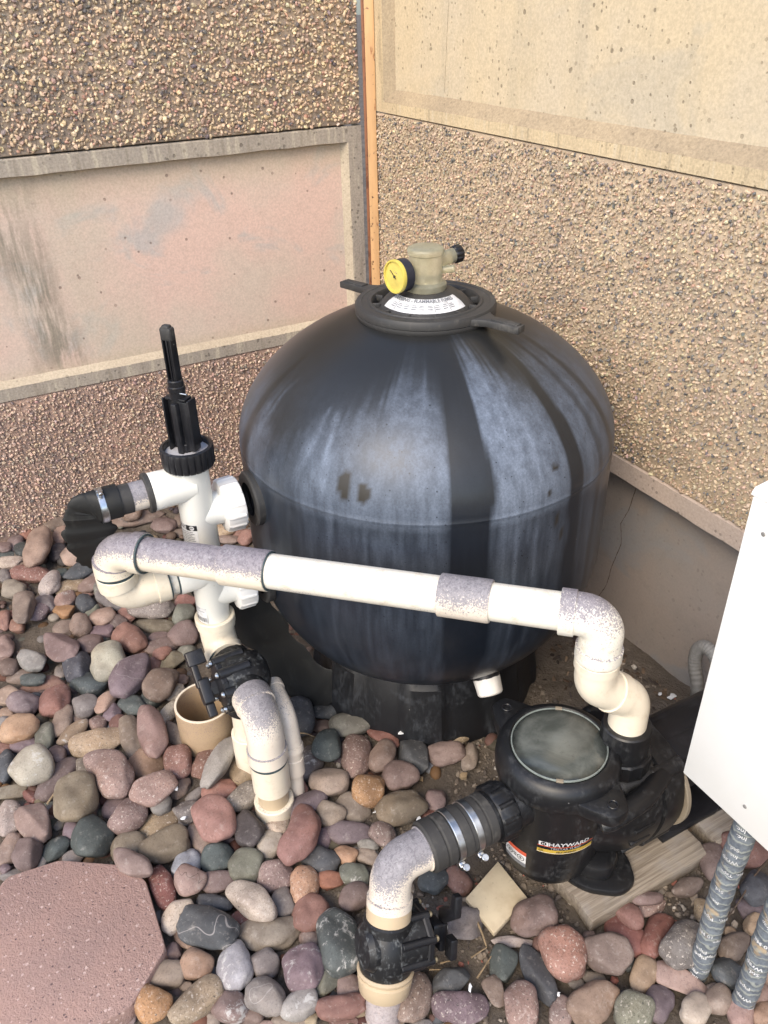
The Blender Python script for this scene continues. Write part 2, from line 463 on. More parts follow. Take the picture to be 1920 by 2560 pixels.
def simple(name, c, rough=0.5, metal=0.0, var=0.1, scale=40, spec=0.5, bump=0.1):
    t = Tree(name); p = t.pos()
    n = t.noise(p, scale, 5, 0.65)
    cc = t.mix(t.rng(n, 0.35, 0.7), c, tuple(x * (1 - var) for x in c))
    t.set(Base_Color=cc, Roughness=rough, Metallic=metal, Specular_IOR_Level=spec).bump(n, bump, 0.0006)
    return t.m
M['steel'] = simple('galvanised_steel', (0.62, 0.64, 0.66), 0.28, 1.0, 0.25, 60)
M['brass'] = simple('dull_brass', (0.42, 0.36, 0.24), 0.45, 0.8, 0.3, 80)
M['primer'] = simple('dark_teal_primer', (0.045, 0.075, 0.085), 0.5, 0, 0.5, 70)
M['glue'] = simple('pale_blue_glue', (0.32, 0.42, 0.44), 0.5, 0, 0.3, 60)
M['yellow'] = simple('yellowed_dial', (0.66, 0.54, 0.13), 0.35, 0, 0.25, 30)
M['yellow_rim'] = simple('yellow_rim', (0.60, 0.50, 0.10), 0.35, 0, 0.1, 30)
M['navy'] = simple('navy_black_case', (0.016, 0.018, 0.03), 0.45, 0, 0.2)
M['label_white'] = simple('white_label', (0.66, 0.67, 0.68), 0.5, 0, 0.35, 34, bump=0.02)
M['label_black'] = simple('black_print', (0.012, 0.012, 0.014), 0.5, 0, 0.0)
M['label_grey'] = simple('grey_print', (0.16, 0.17, 0.19), 0.5, 0, 0.1)
M['label_text_grey'] = simple('pale_grey_print', (0.42, 0.42, 0.44), 0.5, 0, 0.1)
M['label_red'] = simple('red_print', (0.55, 0.09, 0.045), 0.5, 0, 0.1)
M['label_gold'] = simple('gold_print', (0.48, 0.33, 0.05), 0.4, 0, 0.15)
def cabinet_mat():
    t = Tree('white_painted_sheet'); p = t.pos()
    n = t.noise(p, 5, 5, .6); d = t.noise(t.stretch(p, (1, 1, .4)), 60, 5, .75)
    c = t.mix(t.rng(n, .35, .7), (0.83, 0.835, 0.815), (0.79, 0.79, 0.76))
    c = t.mix(t.math('MULTIPLY', t.rng(d, .68, .76), .35), c, (0.45, 0.42, 0.37))
    t.set(Base_Color=c, Roughness=0.38).bump(t.noise(p, 3, 2), 0.12, 0.004)
    return t.m
M['cabinet'] = cabinet_mat() or simple('white_painted_sheet', (0.82, 0.825, 0.80), 0.4, 0, 0.03, 8, bump=0.03)
M['cream_disc'] = simple('cream_flange', (0.26, 0.22, 0.165), 0.5, 0, 0.1)
M['conduit'] = simple('grey_conduit', (0.20, 0.195, 0.185), 0.6, 0, 0.2)
M['scrap'] = simple('white_scrap', (0.72, 0.74, 0.76), 0.6, 0, 0.2)
M['twig'] = simple('dry_twig', (0.30, 0.22, 0.13), 0.9, 0, 0.4, 60)
M['root'] = simple('dark_root', (0.10, 0.07, 0.05), 0.9, 0, 0.4, 60)
M['white_nut'] = simple('white_nut_plastic', (0.80, 0.79, 0.76), 0.38, 0, 0.06, 30, bump=0.05)
M['metal_label'] = simple('silver_label', (0.55, 0.56, 0.56), 0.3, 0.3, 0.4, 50)

def clear_mat():
    t = Tree('yellowed_clear_plastic'); p = t.pos()
    n = t.noise(p, 45, 5, 0.7)
    c = t.mix(t.rng(n, .35, .7), (0.80, 0.78, 0.60), (0.60, 0.58, 0.42))
    t.set(Base_Color=c, Roughness=0.28, Transmission_Weight=0.75, IOR=1.35, Specular_IOR_Level=0.5).bump(n, 0.15, 0.001)
    return t.m
M['clear'] = clear_mat()
def lid_mat():
    t = Tree('cloudy_lid'); p = t.obj()
    n = t.noise(p, 9, 6, 0.65, 0.8)
    c = t.mix(t.rng(n, .36, .68), (0.06, 0.068, 0.062), (0.125, 0.135, 0.125))
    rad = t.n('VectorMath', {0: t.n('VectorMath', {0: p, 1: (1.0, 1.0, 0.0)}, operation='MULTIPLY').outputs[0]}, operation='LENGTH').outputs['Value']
    c = t.mix(t.rng(t.math('ADD', rad, t.math('MULTIPLY', t.noise(p, 22, 4, .6), .03)), .088, .112), c, (0.02, 0.024, 0.022))  # shade of the pot interior round the lid edge, painted into the colour
    c = t.mix(t.math('MULTIPLY', t.rng(t.math('ADD', rad, t.math('MULTIPLY', t.noise(p, 14, 4, .6), .05)), .070, .030), .6), c, (0.20, 0.215, 0.20))
    v = t.noise(p, 60, 5, 0.7)
    c = t.mix(t.math('MULTIPLY', t.rng(v, 0.58, 0.72), 0.5), c, (0.05, 0.055, 0.05))
    c = t.mix(t.math('MULTIPLY', t.pits(p, 70, 0.10, 0.8), 0.6), c, (0.5, 0.5, 0.46))
    t.set(Base_Color=c, Roughness=0.15, Specular_IOR_Level=0.6, Coat_Weight=0.3, Coat_Roughness=0.12).bump(n, 0.05, 0.002)
    return t.m
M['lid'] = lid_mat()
def wood():
    t = Tree('weathered_plank'); p = t.pos()
    g = t.noise(t.stretch(p, (150, 5, 60)), 1.0, 5, 0.65, 0.6)
    c = t.mix(t.rng(g, 0.32, 0.68), (0.31, 0.27, 0.22), (0.175, 0.145, 0.115))
    c = t.mix(t.math('MULTIPLY', t.rng(t.noise(p, 16, 5), 0.5, 0.7), 0.5), c, (0.27, 0.255, 0.24))
    t.set(Base_Color=c, Roughness=0.88, Specular_IOR_Level=0.2).bump(g, 0.8, 0.003)
    return t.m
M['wood'] = wood()
def tile_mat():
    t = Tree('beige_tile'); p = t.pos()
    c = t.mix(t.rng(t.noise(p, 22, 5), .35, .65), (0.56, 0.48, 0.34), (0.47, 0.39, 0.27))
    c = t.mix(t.math('MULTIPLY', t.rng(t.noise(p, 95, 4, .7), 0.6, 0.72), 0.5), c, (0.22, 0.18, 0.13))
    t.set(Base_Color=c, Roughness=0.45)
    return t.m
M['tile'] = tile_mat()
def slab_mat():
    t = Tree('pink_grit_slab'); p = t.pos()
    c = t.mix(t.rng(t.noise(p, 7, 5), .35, .65), (0.40, 0.268, 0.232), (0.355, 0.245, 0.218))
    fine = t.noise(p, 240, 4, 0.7)
    c = t.mix(t.math('MULTIPLY', t.rng(fine, 0.5, 0.7), 0.5), c, (0.24, 0.14, 0.13))
    c = t.mix(t.math('MULTIPLY', t.pits(p, 105, 0.40, 0.50), 0.8), c, (0.60, 0.46, 0.42))
    c = t.mix(t.pits(t.stretch(p, (1.1, 0.9, 1)), 150, 0.40, 0.78), c, (0.15, 0.10, 0.10))
    h = t.math('ADD', fine, t.math('MULTIPLY', t.noise(p, 90, 5), 1.0))
    t.set(Base_Color=c, Roughness=0.92, Specular_IOR_Level=0.25).bump(h, 1.0, 0.004)
    return t.m
M['slab'] = slab_mat()
def soil_mat():
    t = Tree('dry_soil'); p = t.pos()
    c = t.mix(t.rng(t.noise(p, 5, 6, .6), .38, .64), (0.155, 0.13, 0.105), (0.105, 0.088, 0.073))
    fine = t.noise(p, 130, 6, 0.75)
    c = t.mix(t.rng(fine, 0.52, 0.72), c, (0.075, 0.056, 0.045))
    c = t.mix(t.math('MULTIPLY', t.rng(t.noise(p, 48, 5, .7), 0.58, 0.7), 0.6), c, (0.27, 0.23, 0.185))
    t.set(Base_Color=c, Roughness=0.95, Specular_IOR_Level=0.15).bump(t.math('ADD', fine, t.math('MULTIPLY', t.noise(p, 34, 5), 1.4)), 0.9, 0.008)
    return t.m
M['soil'] = soil_mat()
def pebble_mat(name='small_stones'):
    t = Tree(name); p = t.pos()
    n = t.noise(p, 120, 4, .65)
    c = t.mix(t.math('MULTIPLY', t.rng(n, .5, .75), 0.45), t.attr('Col', 'Color'), (0.10, 0.085, 0.08))
    t.set(Base_Color=c, Roughness=0.8, Specular_IOR_Level=0.3).bump(n, 0.4, 0.001)
    return t.m
M['pebble'] = pebble_mat()
def stone_mat(kind):
    t = Tree('river_stone_' + kind)
    oi = t.n('ObjectInfo')
    rnd = oi.outputs['Random']; base = oi.outputs['Color']
    off = t.n('CombineXYZ', {0: t.math('MULTIPLY', rnd, 37.0), 1: t.math('MULTIPLY', rnd, 91.0), 2: t.math('MULTIPLY', rnd, 53.0)}).outputs[0]
    p = t.n('VectorMath', {0: t.pos(), 1: off}, operation='ADD').outputs[0]
    lum = t.math('MULTIPLY', t.n('RGBToBW', {0: base}).outputs[0], 1.0)
    lowf = t.noise(p, 14, 5, 0.6)
    c = t.mix(t.rng(lowf, .35, .68), base, t.mix(1.0, base, (0.62, 0.60, 0.60), 'MULTIPLY'))
    tint = t.noise(p, 6, 3)
    c = t.mix(t.math('MULTIPLY', t.rng(tint, .52, .72), 0.35), c, t.mix(1.0, base, (1.18, 1.02, 0.86), 'MULTIPLY'))
    fine = t.noise(p, 230, 5, 0.7)
    mid = t.noise(p, 85, 5, 0.7)
    sp, rough, bs = 0.5, 0.74, 0.42
    if kind == 'speckled': sp, bs = 0.85, 0.8
    c = t.mix(t.math('MULTIPLY', t.rng(fine, 0.50, 0.66), sp), c, t.mix(1.0, base, (0.46, 0.44, 0.43), 'MULTIPLY'))
    c = t.mix(t.math('MULTIPLY', t.rng(mid, 0.55, 0.68), sp * 0.6), c, t.mix(0.45, base, (0.60, 0.56, 0.52)))
    if kind == 'speckled':
        c = t.mix(t.math('MULTIPLY', t.pits(p, 130, 0.30, 0.72), 0.7), c, (0.05, 0.045, 0.045))
        c = t.mix(t.math('MULTIPLY', t.rng(t.noise(p, 150, 3, .6), 0.6, 0.68), 0.55), c, (0.62, 0.56, 0.50))
    if kind == 'veined':
        v = t.math('ABSOLUTE', t.math('SUBTRACT', t.noise(p, 9, 2, 0.4, 0.3), 0.5))
        c = t.mix(t.math('MULTIPLY', t.rng(v, 0.006, 0.0015), 0.42), c, (0.42, 0.39, 0.38))
        c = t.mix(t.math('MULTIPLY', t.pits(p, 70, 0.16, 0.82), 0.6), c, (0.48, 0.47, 0.45))
    if kind == 'lichen':
        l = t.noise(p, 30, 6, 0.75, 0.5)
        c = t.mix(t.math('MULTIPLY', t.rng(l, 0.54, 0.64), 0.75), c, (0.50, 0.49, 0.47))
    if kind == 'cracked':
        v = t.math('ABSOLUTE', t.math('SUBTRACT', t.noise(t.stretch(p, (1, 1, 2.0)), 8, 3, 0.6), 0.5))
        c = t.mix(t.math('MULTIPLY', t.rng(v, 0.005, 0.001), 0.8), c, (0.06, 0.04, 0.035))
    if kind == 'rough': bs, rough = 1.0, 0.85
    if kind == 'wet': rough = 0.30
    # pale dried dust that gathers in patches
    c = t.mix(t.math('MULTIPLY', t.rng(t.noise(p, 20, 6, .7), 0.58, 0.74), 0.30), c, (0.46, 0.42, 0.38))
    h = t.math('ADD', t.math('MULTIPLY', fine, 0.6), t.math('ADD', t.math('MULTIPLY', mid, 0.9), t.math('MULTIPLY', t.noise(p, 32, 4, .55), 1.8)))
    t.set(Base_Color=c, Roughness=rough, Specular_IOR_Level=0.38).bump(h, bs, 0.0016)
    return t.m
for k in ('plain', 'speckled', 'veined', 'lichen', 'cracked', 'rough', 'wet'): M['stone_' + k] = stone_mat(k)
def tape_mat():
    t = Tree('grey_blue_pipe_tape'); p = t.obj()
    w = t.n('TexWave', {'Vector': p, 'Scale': 16.0, 'Distortion': 5.0, 'Detail': 3.0, 'Detail Scale': 3.0}, bands_direction='Z').outputs[1]
    n = t.noise(p, 60, 5, .7)
    c = t.mix(t.rng(n, .35, .7), (0.165, 0.19, 0.215), (0.085, 0.10, 0.125))
    c = t.mix(t.math('MULTIPLY', t.rng(w, 0.75, 0.98), 0.45), c, (0.42, 0.44, 0.38))
    c = t.mix(t.math('MULTIPLY', t.rng(t.noise(p, 15, 3), 0.57, 0.64), 0.8), c, (0.38, 0.29, 0.18))
    t.set(Base_Color=c, Roughness=0.55).bump(t.math('ADD', w, n), 0.5, 0.002)
    return t.m
M['tape'] = tape_mat()

M['clear_rim'] = simple('cloudy_rim', (0.22, 0.25, 0.235), 0.25, 0, 0.3, 60)
# ------------------------------------------------------------------ ground
def axis_lines(lo, hi, step, far):
    core = list(np.arange(lo, hi + 1e-6, step))
    out = []; s = step; q = hi
    while q < far: s *= 1.5; q += s; out.append(q)
    low = []; s = step; q = lo
    while q > -far: s *= 1.5; q -= s; low.append(q)
    return np.array(low[::-1] + core + out)
gx, gy = axis_lines(-0.1, 3.0, 0.018, 60), axis_lines(-2.6, 0.1, 0.018, 60)
GX, GY = np.meshgrid(gx, gy, indexing='ij')
def ground_h(x, y):
    return 0.012 * math.sin(3.1 * x + 1.0) * math.cos(2.7 * y) + 0.010 * mnoise.noise((x * 7, y * 7, 1.3)) + 0.006 * mnoise.noise((x * 23, y * 23, 4.0)) - 0.006
gz = np.array([[ground_h(a, b) if (-0.3 < a < 3.3 and -2.9 < b < 0.3) else -0.006 for b in gy] for a in gx])
nx_, ny_ = len(gx), len(gy)
me = bpy.data.meshes.new('ground')
I = np.arange(nx_ * ny_).reshape(nx_, ny_)
me.from_pydata(np.stack([GX, GY, gz], -1).reshape(-1, 3).tolist(), [], np.stack([I[:-1, :-1], I[1:, :-1], I[1:, 1:], I[:-1, 1:]], -1).reshape(-1, 4).tolist())
me.materials.append(M['soil']); me.polygons.foreach_set('use_smooth', [True] * len(me.polygons))
ground = bpy.data.objects.new('ground', me); COL.objects.link(ground)
tag(ground, 'dry grey brown soil below the stones and the pump', None, None, 'structure')

# ------------------------------------------------------------------ the two precast walls
def wall_frame(side):
    """local (u along the wall from the corner, v up, w out of the wall) -> world"""
    if side == 'L': return np.array([[0, 0, 1.0], [-1.0, 0, 0], [0, 1.0, 0]])     # u -> -y, v -> z, w -> +x
    return np.array([[1.0, 0, 0], [0, 0, -1.0], [0, 1.0, 0]])                      # u -> +x, v -> z, w -> -y
def wpt(side, u, v, w): return wall_frame(side) @ np.array([u, v, w])

def slab_part(name, side, u0, u1, v0, v1, w0, w1, mat, parent):
    mb = MB()
    a = wpt(side, (u0 + u1) / 2, (v0 + v1) / 2, (w0 + w1) / 2)
    rbox(mb, a, np.abs(wall_frame(side) @ np.array([u1 - u0, v1 - v0, w1 - w0])), 0.004)
    return mb.build(name, mat, parent, 50)

def wavy(n, amp, seed):
    r = np.random.default_rng(seed); a = r.normal(0, 1, n)
    k = np.array([1, 2, 3, 2, 1.0]); k /= k.sum()
    return np.convolve(a, k, 'same') * amp

def framed_part(name, side, u0, u1, v0, v1, fl, fb, ft, bev, depth, mats, parent, seed, fr=None):
    """a cast frame round a recessed field with sloping, slightly ragged reveals; mats = field, frame, bevel.
    fl, fb, ft: frame widths at the corner end, bottom and top"""
    mb = MB()
    F3 = wall_frame(side)
    n = int((u1 - u0) / 0.02)
    us = np.linspace(u0 + fl, u1, n)
    us2 = np.linspace(u0 + fl + bev, u1, n)
    eb, et = wavy(n, 0.0012, seed), wavy(n, 0.0016, seed + 1)
    def strip(A, B, mi):
        V = np.concatenate([A, B]); m = len(A)
        mb.add(V @ F3.T, [(i, i + 1, m + i + 1, m + i) for i in range(m - 1)], mi)
    def line(u, v, w): return np.stack([np.broadcast_to(q, (n,)) for q in (u, v, w)], 1).astype(float)
    back = -0.08
    w_in = -depth
    if fb > 0:
        strip(line(us, v0, back), line(us, v0, 0), 1)
        strip(line(us, v0, 0), line(us, v0 + fb + eb, wavy(n, 0.0008, seed + 5)), 1)
        strip(line(us, v0 + fb + eb, 0), line(us2, v0 + fb + bev * 0.9 + eb, w_in), 2)
    if ft > 0:
        strip(line(us2, v1 - ft - bev * 0.25 + et, w_in), line(us, v1 - ft + et, 0), 2)
        strip(line(us, v1 - ft + et, 0), line(us, v1 - 0.004, 0), 1)
        strip(line(us, v1 - 0.004, 0), line(us, v1, -0.006), 1)
        strip(line(us, v1, -0.006), line(us, v1, back), 1)
    # the stile at the corner end
    m = 40
    vv = np.linspace(v0, v1, m)
    def vline(u, w): return np.stack([np.broadcast_to(q, (m,)) for q in (u, vv, w)], 1).astype(float)
    strip(vline(u0, back), vline(u0, 0), 1)
    strip(vline(u0, 0), vline(u0 + fl, 0), 1)
    vv2 = np.linspace(v0 + fb, v1 - ft, m); vv3 = np.linspace(v0 + fb + bev * 0.9, v1 - ft - bev * 0.25, m)
    A = np.stack([np.full(m, u0 + fl), vv2, np.zeros(m)], 1); B = np.stack([np.full(m, u0 + fl + bev), vv3, np.full(m, w_in)], 1)
    strip(A, B, 2)
    # field
    va = v0 + fb + bev * 0.9 - (0 if fb > 0 else bev); vb = v1 - ft - (bev * 0.25 if ft > 0 else 0)
    gv = np.linspace(va, vb, 12)
    for a, b in zip(gv[:-1], gv[1:]): strip(line(us2, a + (eb if a == gv[0] and fb > 0 else 0), w_in), line(us2, b + (et if b == gv[-1] and ft > 0 else 0), w_in), 0)
    return mb.build(name, mats, parent, 35)

ico_v = []
g = (1 + 5 ** 0.5) / 2
for a, b in ((-1, g), (1, g), (-1, -g), (1, -g)): ico_v += [(a, b, 0), (0, a, b), (b, 0, a)]
ico_v = np.array(ico_v, float); ico_v /= np.linalg.norm(ico_v[0])
bm = bmesh.new()
for q in ico_v: bm.verts.new(q)
bmesh.ops.convex_hull(bm, input=bm.verts); bmesh.ops.recalc_face_normals(bm, faces=bm.faces); bm.verts.index_update()
ico_v = np.array([q.co[:] for q in bm.verts]); ico_f = np.array([[q.index for q in f.verts] for f in bm.faces]); bm.free()

def rand_rot(n, r):
    q = r.normal(size=(n, 4)); q /= np.linalg.norm(q, axis=1)[:, None]
    w, x, y, z = q.T
    return np.stack([1 - 2 * (y * y + z * z), 2 * (x * y - z * w), 2 * (x * z + y * w), 2 * (x * y + z * w), 1 - 2 * (x * x + z * z), 2 * (y * z - x * w),
                     2 * (x * z - y * w), 2 * (y * z + x * w), 1 - 2 * (x * x + y * y)], 1).reshape(n, 3, 3)
def mass_mesh(name, bv, bf, pos, rot, scl, col, mat, parent=None, jitter=0.14, smooth=False, seed=1):
    """many small bodies joined in one mesh, each with its own colour"""
    r = np.random.default_rng(seed); n, k, m = len(pos), len(bv), len(bf)
    P = bv[None] * (1 + r.normal(0, jitter, (n, k, 1))) * scl[:, None, :]
    P = np.einsum('nij,nkj->nki', rot, P) + pos[:, None, :] - root_loc(parent)
    me = bpy.data.meshes.new(name)
    me.vertices.add(n * k); me.vertices.foreach_set('co', P.reshape(-1).astype(np.float32))
    F = (bf[None] + (np.arange(n) * k)[:, None, None]).reshape(-1)
    me.loops.add(n * m * 3); me.loops.foreach_set('vertex_index', F.astype(np.int32))
    me.polygons.add(n * m); me.polygons.foreach_set('loop_start', np.arange(0, n * m * 3, 3, dtype=np.int32))
    me.polygons.foreach_set('loop_total', np.full(n * m, 3, dtype=np.int32))
    me.update(calc_edges=True)
    if smooth: me.polygons.foreach_set('use_smooth', [True] * (n * m))
    else: me.polygons.foreach_set('use_smooth', [False] * (n * m))
    ca = me.color_attributes.new('Col', 'FLOAT_COLOR', 'POINT')
    ca.data.foreach_set('color', np.repeat(np.concatenate([col, np.ones((n, 1))], 1), k, 0).reshape(-1).astype(np.float32))
    me.materials.append(mat)
    o = bpy.data.objects.new(name, me); COL.objects.link(o)
    if parent is not None: o.parent = parent
    return o
def chips(side, u0, u1, v0, v1, pal, parent, seed, pitch=0.0125, size=(0.0042, 0.0092), skew=0.0):
    r = np.random.default_rng(seed)
    nu, nv = int((u1 - u0) / pitch), int((v1 - v0) / pitch)
    U, V = np.meshgrid((np.arange(nu) + .5) / nu, (np.arange(nv) + .5) / nv)
    n = U.size
    u = u0 + (U.reshape(-1) + r.normal(0, .33 / nu, n)) * (u1 - u0); v = v0 + (V.reshape(-1) + r.normal(0, .33 / nv, n)) * (v1 - v0)
    sel = (u > u0 + .004) & (u < u1 - .004) & (v > v0 + .004) & (v < v1 - .004) & (r.random(n) < 0.97)
    u, v = u[sel], v[sel]; n = len(u)
    L = r.uniform(*size, n) * r.choice([0.7, 1.0, 1.15], n); scl = np.stack([L, L * r.uniform(.45, .85, n), L * r.uniform(.4, .75, n)], 1)
    w = r.uniform(-0.0032, 0.0010, n)
    pos = np.stack([u, v, w], 1) @ wall_frame(side).T
    pal_c = np.array([q[1] for q in pal]); pal_w = np.array([q[0] for q in pal], float); pal_w /= pal_w.sum()
    col = pal_c[r.choice(len(pal), n, p=pal_w)] * r.uniform(.80, 1.15, (n, 1)) * (1 + r.normal(0, .04, (n, 3)))
    o = mass_mesh('aggregate', ico_v, ico_f, pos, rand_rot(n, r), scl, np.clip(col, .01, .9), M['chips'], parent, seed=seed)
    return tag(o, None, None, None, 'stuff')

PAL_L = [(6, (.56, .43, .29)), (4, (.62, .50, .35)), (3, (.46, .345, .25)), (2, (.37, .26, .20)), (1.2, (.24, .20, .18)), (.9, (.14, .13, .13)), (.6, (.46, .28, .21))]
PAL_LOW = [(4, (.50, .365, .285)), (3, (.43, .315, .25)), (2, (.57, .44, .35)), (1.0, (.31, .24, .21)), (.5, (.17, .14, .135))]
PAL_R = [(5, (.53, .42, .30)), (3, (.46, .36, .26)), (2, (.38, .30, .225)), (1.4, (.27, .24, .21)), (1.3, (.14, .135, .135)), (1, (.58, .48, .34)), (.5, (.42, .28, .20))]

wl = thing('concrete_wall', (0, -1.6, 0), 'wall of pinkish smooth and pebbled concrete panels on the left of the rusty corner post', 'wall')
UL0, UL1 = 0.036, 5.0
slab_part('aggregate_panel', 'L', UL0, UL1, 1.304, 2.30, -0.09, -0.004, M['mortar_left'], wl)
chips('L', UL0, 2.0, 1.304, 1.84, PAL_L, wl.children[-1], 21, 0.0108, (0.0048, 0.0100))
framed_part('framed_panel', 'L', UL0, UL1, 0.541, 1.299, 0.054, 0.044, 0.052, 0.022, 0.026, [M['left_panel'], M['left_frame'], M['left_bevel']], wl, 5)
p_low = slab_part('aggregate_panel', 'L', UL0, UL1, -0.15, 0.538, -0.09, -0.006, M['mortar_low'], wl)
chips('L', UL0, 2.1, 0.02, 0.538, PAL_LOW, p_low, 22, 0.0098, (0.0040, 0.0078))
wr = thing('concrete_wall', (1.6, 0, 0), 'wall of buff smooth and pebbled concrete panels on the right of the rusty corner post, behind the tank', 'wall')
UR0, UR1 = 0.02, 5.0
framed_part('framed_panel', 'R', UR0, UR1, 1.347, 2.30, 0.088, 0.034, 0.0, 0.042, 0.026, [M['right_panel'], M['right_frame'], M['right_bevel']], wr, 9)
p_r = slab_part('aggregate_panel', 'R', UR0, UR1, 0.597, 1.343, -0.09, -0.004, M['mortar_right'], wr)
chips('R', UR0, 2.35, 0.597, 1.343, PAL_R, p_r, 23, 0.0088, (0.0034, 0.0066))
framed_part('framed_panel', 'R', UR0, UR1, -0.15, 0.597, 0.06, 0.0, 0.058, 0.012, 0.050, [M['low_panel'], M['low_frame'], M['low_frame']], wr, 13)
# fine cracks in the smooth fields (laid as thin dark ribbons)
def crack(side, pts, w, width, parent):
    mb = MB(); F3 = wall_frame(side); P = resample(np.array([(a, b, w) for a, b in pts]), 0.008)
    r = np.random.default_rng(int(pts[0][0] * 1000)); P[1:-1, 0] += np.cumsum(r.normal(0, .0011, len(P) - 2)) * .5
    wd = width * (0.5 + r.random(len(P)))
    A = P.copy(); A[:, 0] -= wd; B = P.copy(); B[:, 0] += wd
    n = len(P); mb.add(np.concatenate([A, B]) @ F3.T, [(i, i + 1, n + i + 1, n + i) for i in range(n - 1)])
    return mb.build('crack', M['label_grey'] if side == 'L' else M['root'], parent, 0)
crack('R', [(1.475, .50), (1.462, .42), (1.44, .36), (1.452, .30), (1.43, .20), (1.42, .12), (1.395, .05), (1.40, 0.0)], -0.0488, 0.0011, wr.children[-1])
crack('R', [(0.50, 2.2), (0.49, 1.9), (.485, 1.7), (.478, 1.55), (.47, 1.43)], -0.0248, 0.0004, wr.children[0])

# corner post: steel angle with a tan painted face and a rusty return
post = thing('steel_post', (0.0, 0.0, 0), 'rusty tan steel post standing in the corner between the two walls', 'post')
dv = unit(np.array([CAM[0], CAM[1], 0])); pv = np.array([-dv[1], dv[0], 0])
def post_part(name, a, b, front, mat):
    mb = MB(); c = dv * (front - 0.012) + pv * (a + b) / 2
    rbox(mb, c + np.array([0, 0, 1.1]), (0.024, b - a, 2.5), 0.002, axes(dv, pv, (0, 0, 1)))
    return mb.build(name, mat, post, 40)
post_part('flange', -0.0095, 0.0235, 0.052, M['post_face'])
post_part('web', -0.0200, -0.0100, 0.046, M['post_web'])
# ------------------------------------------------------------------ sand filter tank
TX, TY, RT = 1.3354, -0.5653, 0.4537
TC = np.array([TX, TY, 0.0])
TH0 = math.atan2(CAM[1] - TY, CAM[0] - TX)
tank = thing('sand_filter_tank', (TX, TY, 0), 'big black weathered filter tank with whitish mineral streaks, in the corner of the walls', 'filter tank')
prof = []
z1, z2, ht, hb, e1, e2 = 0.8072, 0.5517, 0.2995, 0.416, 1.7911, 2.3102
for t in np.linspace(0, PI / 2, 60): prof.append((RT * math.cos(t) ** (2 / e2), z2 - hb * math.sin(t) ** (2 / e2)))
prof = prof[::-1]
prof += [(RT, z) for z in np.linspace(z2 + .012, 0.785, 16)] + [(RT, .7915), (RT + .0009, .793), (RT + .0009, .796), (RT, .7975)]
for t in np.linspace(0.0, PI / 2, 60):
    q = (RT * abs(math.cos(t)) ** (2 / e1), z1 + ht * math.sin(t) ** (2 / e1))
    if q[0] > 0.12 and q[1] > .80: prof.append(q)
mb = MB(); prof[0] = (0.0, prof[0][1]); lathe(mb, prof, TC, seg=300)
body = mb.build('tank_body', M['tank'], tank, 60)
co = np.zeros(len(body.data.vertices) * 3); body.data.vertices.foreach_get('co', co); co = co.reshape(-1, 3)
phi = np.degrees((np.arctan2(co[:, 1], co[:, 0]) - TH0 + PI) % (2 * PI) - PI); zz = co[:, 2]
r1 = np.random.default_rng(3)
tab = np.convolve(r1.normal(0, 1, 1440), np.ones(3) / 3, 'same'); tab2 = np.convolve(r1.normal(0, 1, 1440), np.hanning(31) / 15, 'same')
def tl(t, a): return np.interp(a * 4, np.arange(1440), t, period=1440)
w_ = tl(tab2, phi + 180 + 6 * np.sin(zz * 9)) * 2.2
ph = phi + w_ * 0.9
keys = [(-180, .2), (-80, .22), (-76, .34), (-70, .36), (-68, .07), (-65, .07), (-62, .36), (-56, .34), (-50, .22), (-42, .18), (-37, .22), (-34.5, .38), (-28, .40), (-22, .40), (-14, .42), (-7, .45), (-2, .52), (4.5, .56), (5.8, .52), (6.6, .04), (17.9, .03), (18.7, .66), (26, .70), (33, .58), (38, .50), (42.0, .42), (43.0, .03), (48.0, .03), (49, .36), (56, .38), (57, .12), (59, .12), (60, .36), (66, .24), (67, .08), (70, .08), (71, .30), (90, .25), (180, .2)]
Ls = np.interp(ph, [k[0] for k in keys], [k[1] for k in keys])
tops = [(-180, 1.0), (-75, .97), (-62, .98), (-50, .90), (-35, .965), (-28, .975), (-22, 1.0), (-15, 1.015), (-8, 1.045), (0, 1.05), (6, 1.0), (15, 1.04), (18, 1.082), (22, 1.075), (28, 1.06), (36, 1.03), (42, 1.02), (48, 1.05), (60, 1.06), (75, 1.06), (180, 1.0)]
ph2 = ph + tl(tab, phi + 180 + 2 * np.sin(zz * 14)) * .8
tp = np.interp(ph2, [k[0] for k in tops], [k[1] for k in tops]) + tl(tab, phi + 180) * .014
def sstep(x, a, b): q = np.clip((x - a) / (b - a), 0, 1); return q * q * (3 - 2 * q)
L = Ls * (sstep(tp + .03 - zz, -.006, .15) * .75 + .25 * sstep(tp - zz, 0, .03)) + .055 * sstep(1.06 - zz, 0, .1) * (Ls > .1)
brown = sstep(zz, .72, .98) * np.clip(1.15 - L * 1.6, 0, 1)
low = sstep(.80 - zz, 0, .03)
stre = .5 + .5 * np.clip(tl(tab, phi + 180 + .4 * np.sin(zz * 30)) * 1.1, -1, 1)
L = L * (1 - low) + low * (Ls * .50 * (.45 + .75 * stre)) * (1 - .60 * sstep(.66 - zz, 0, .22)) * (1 - .5 * sstep(.36 - zz, 0, .14))
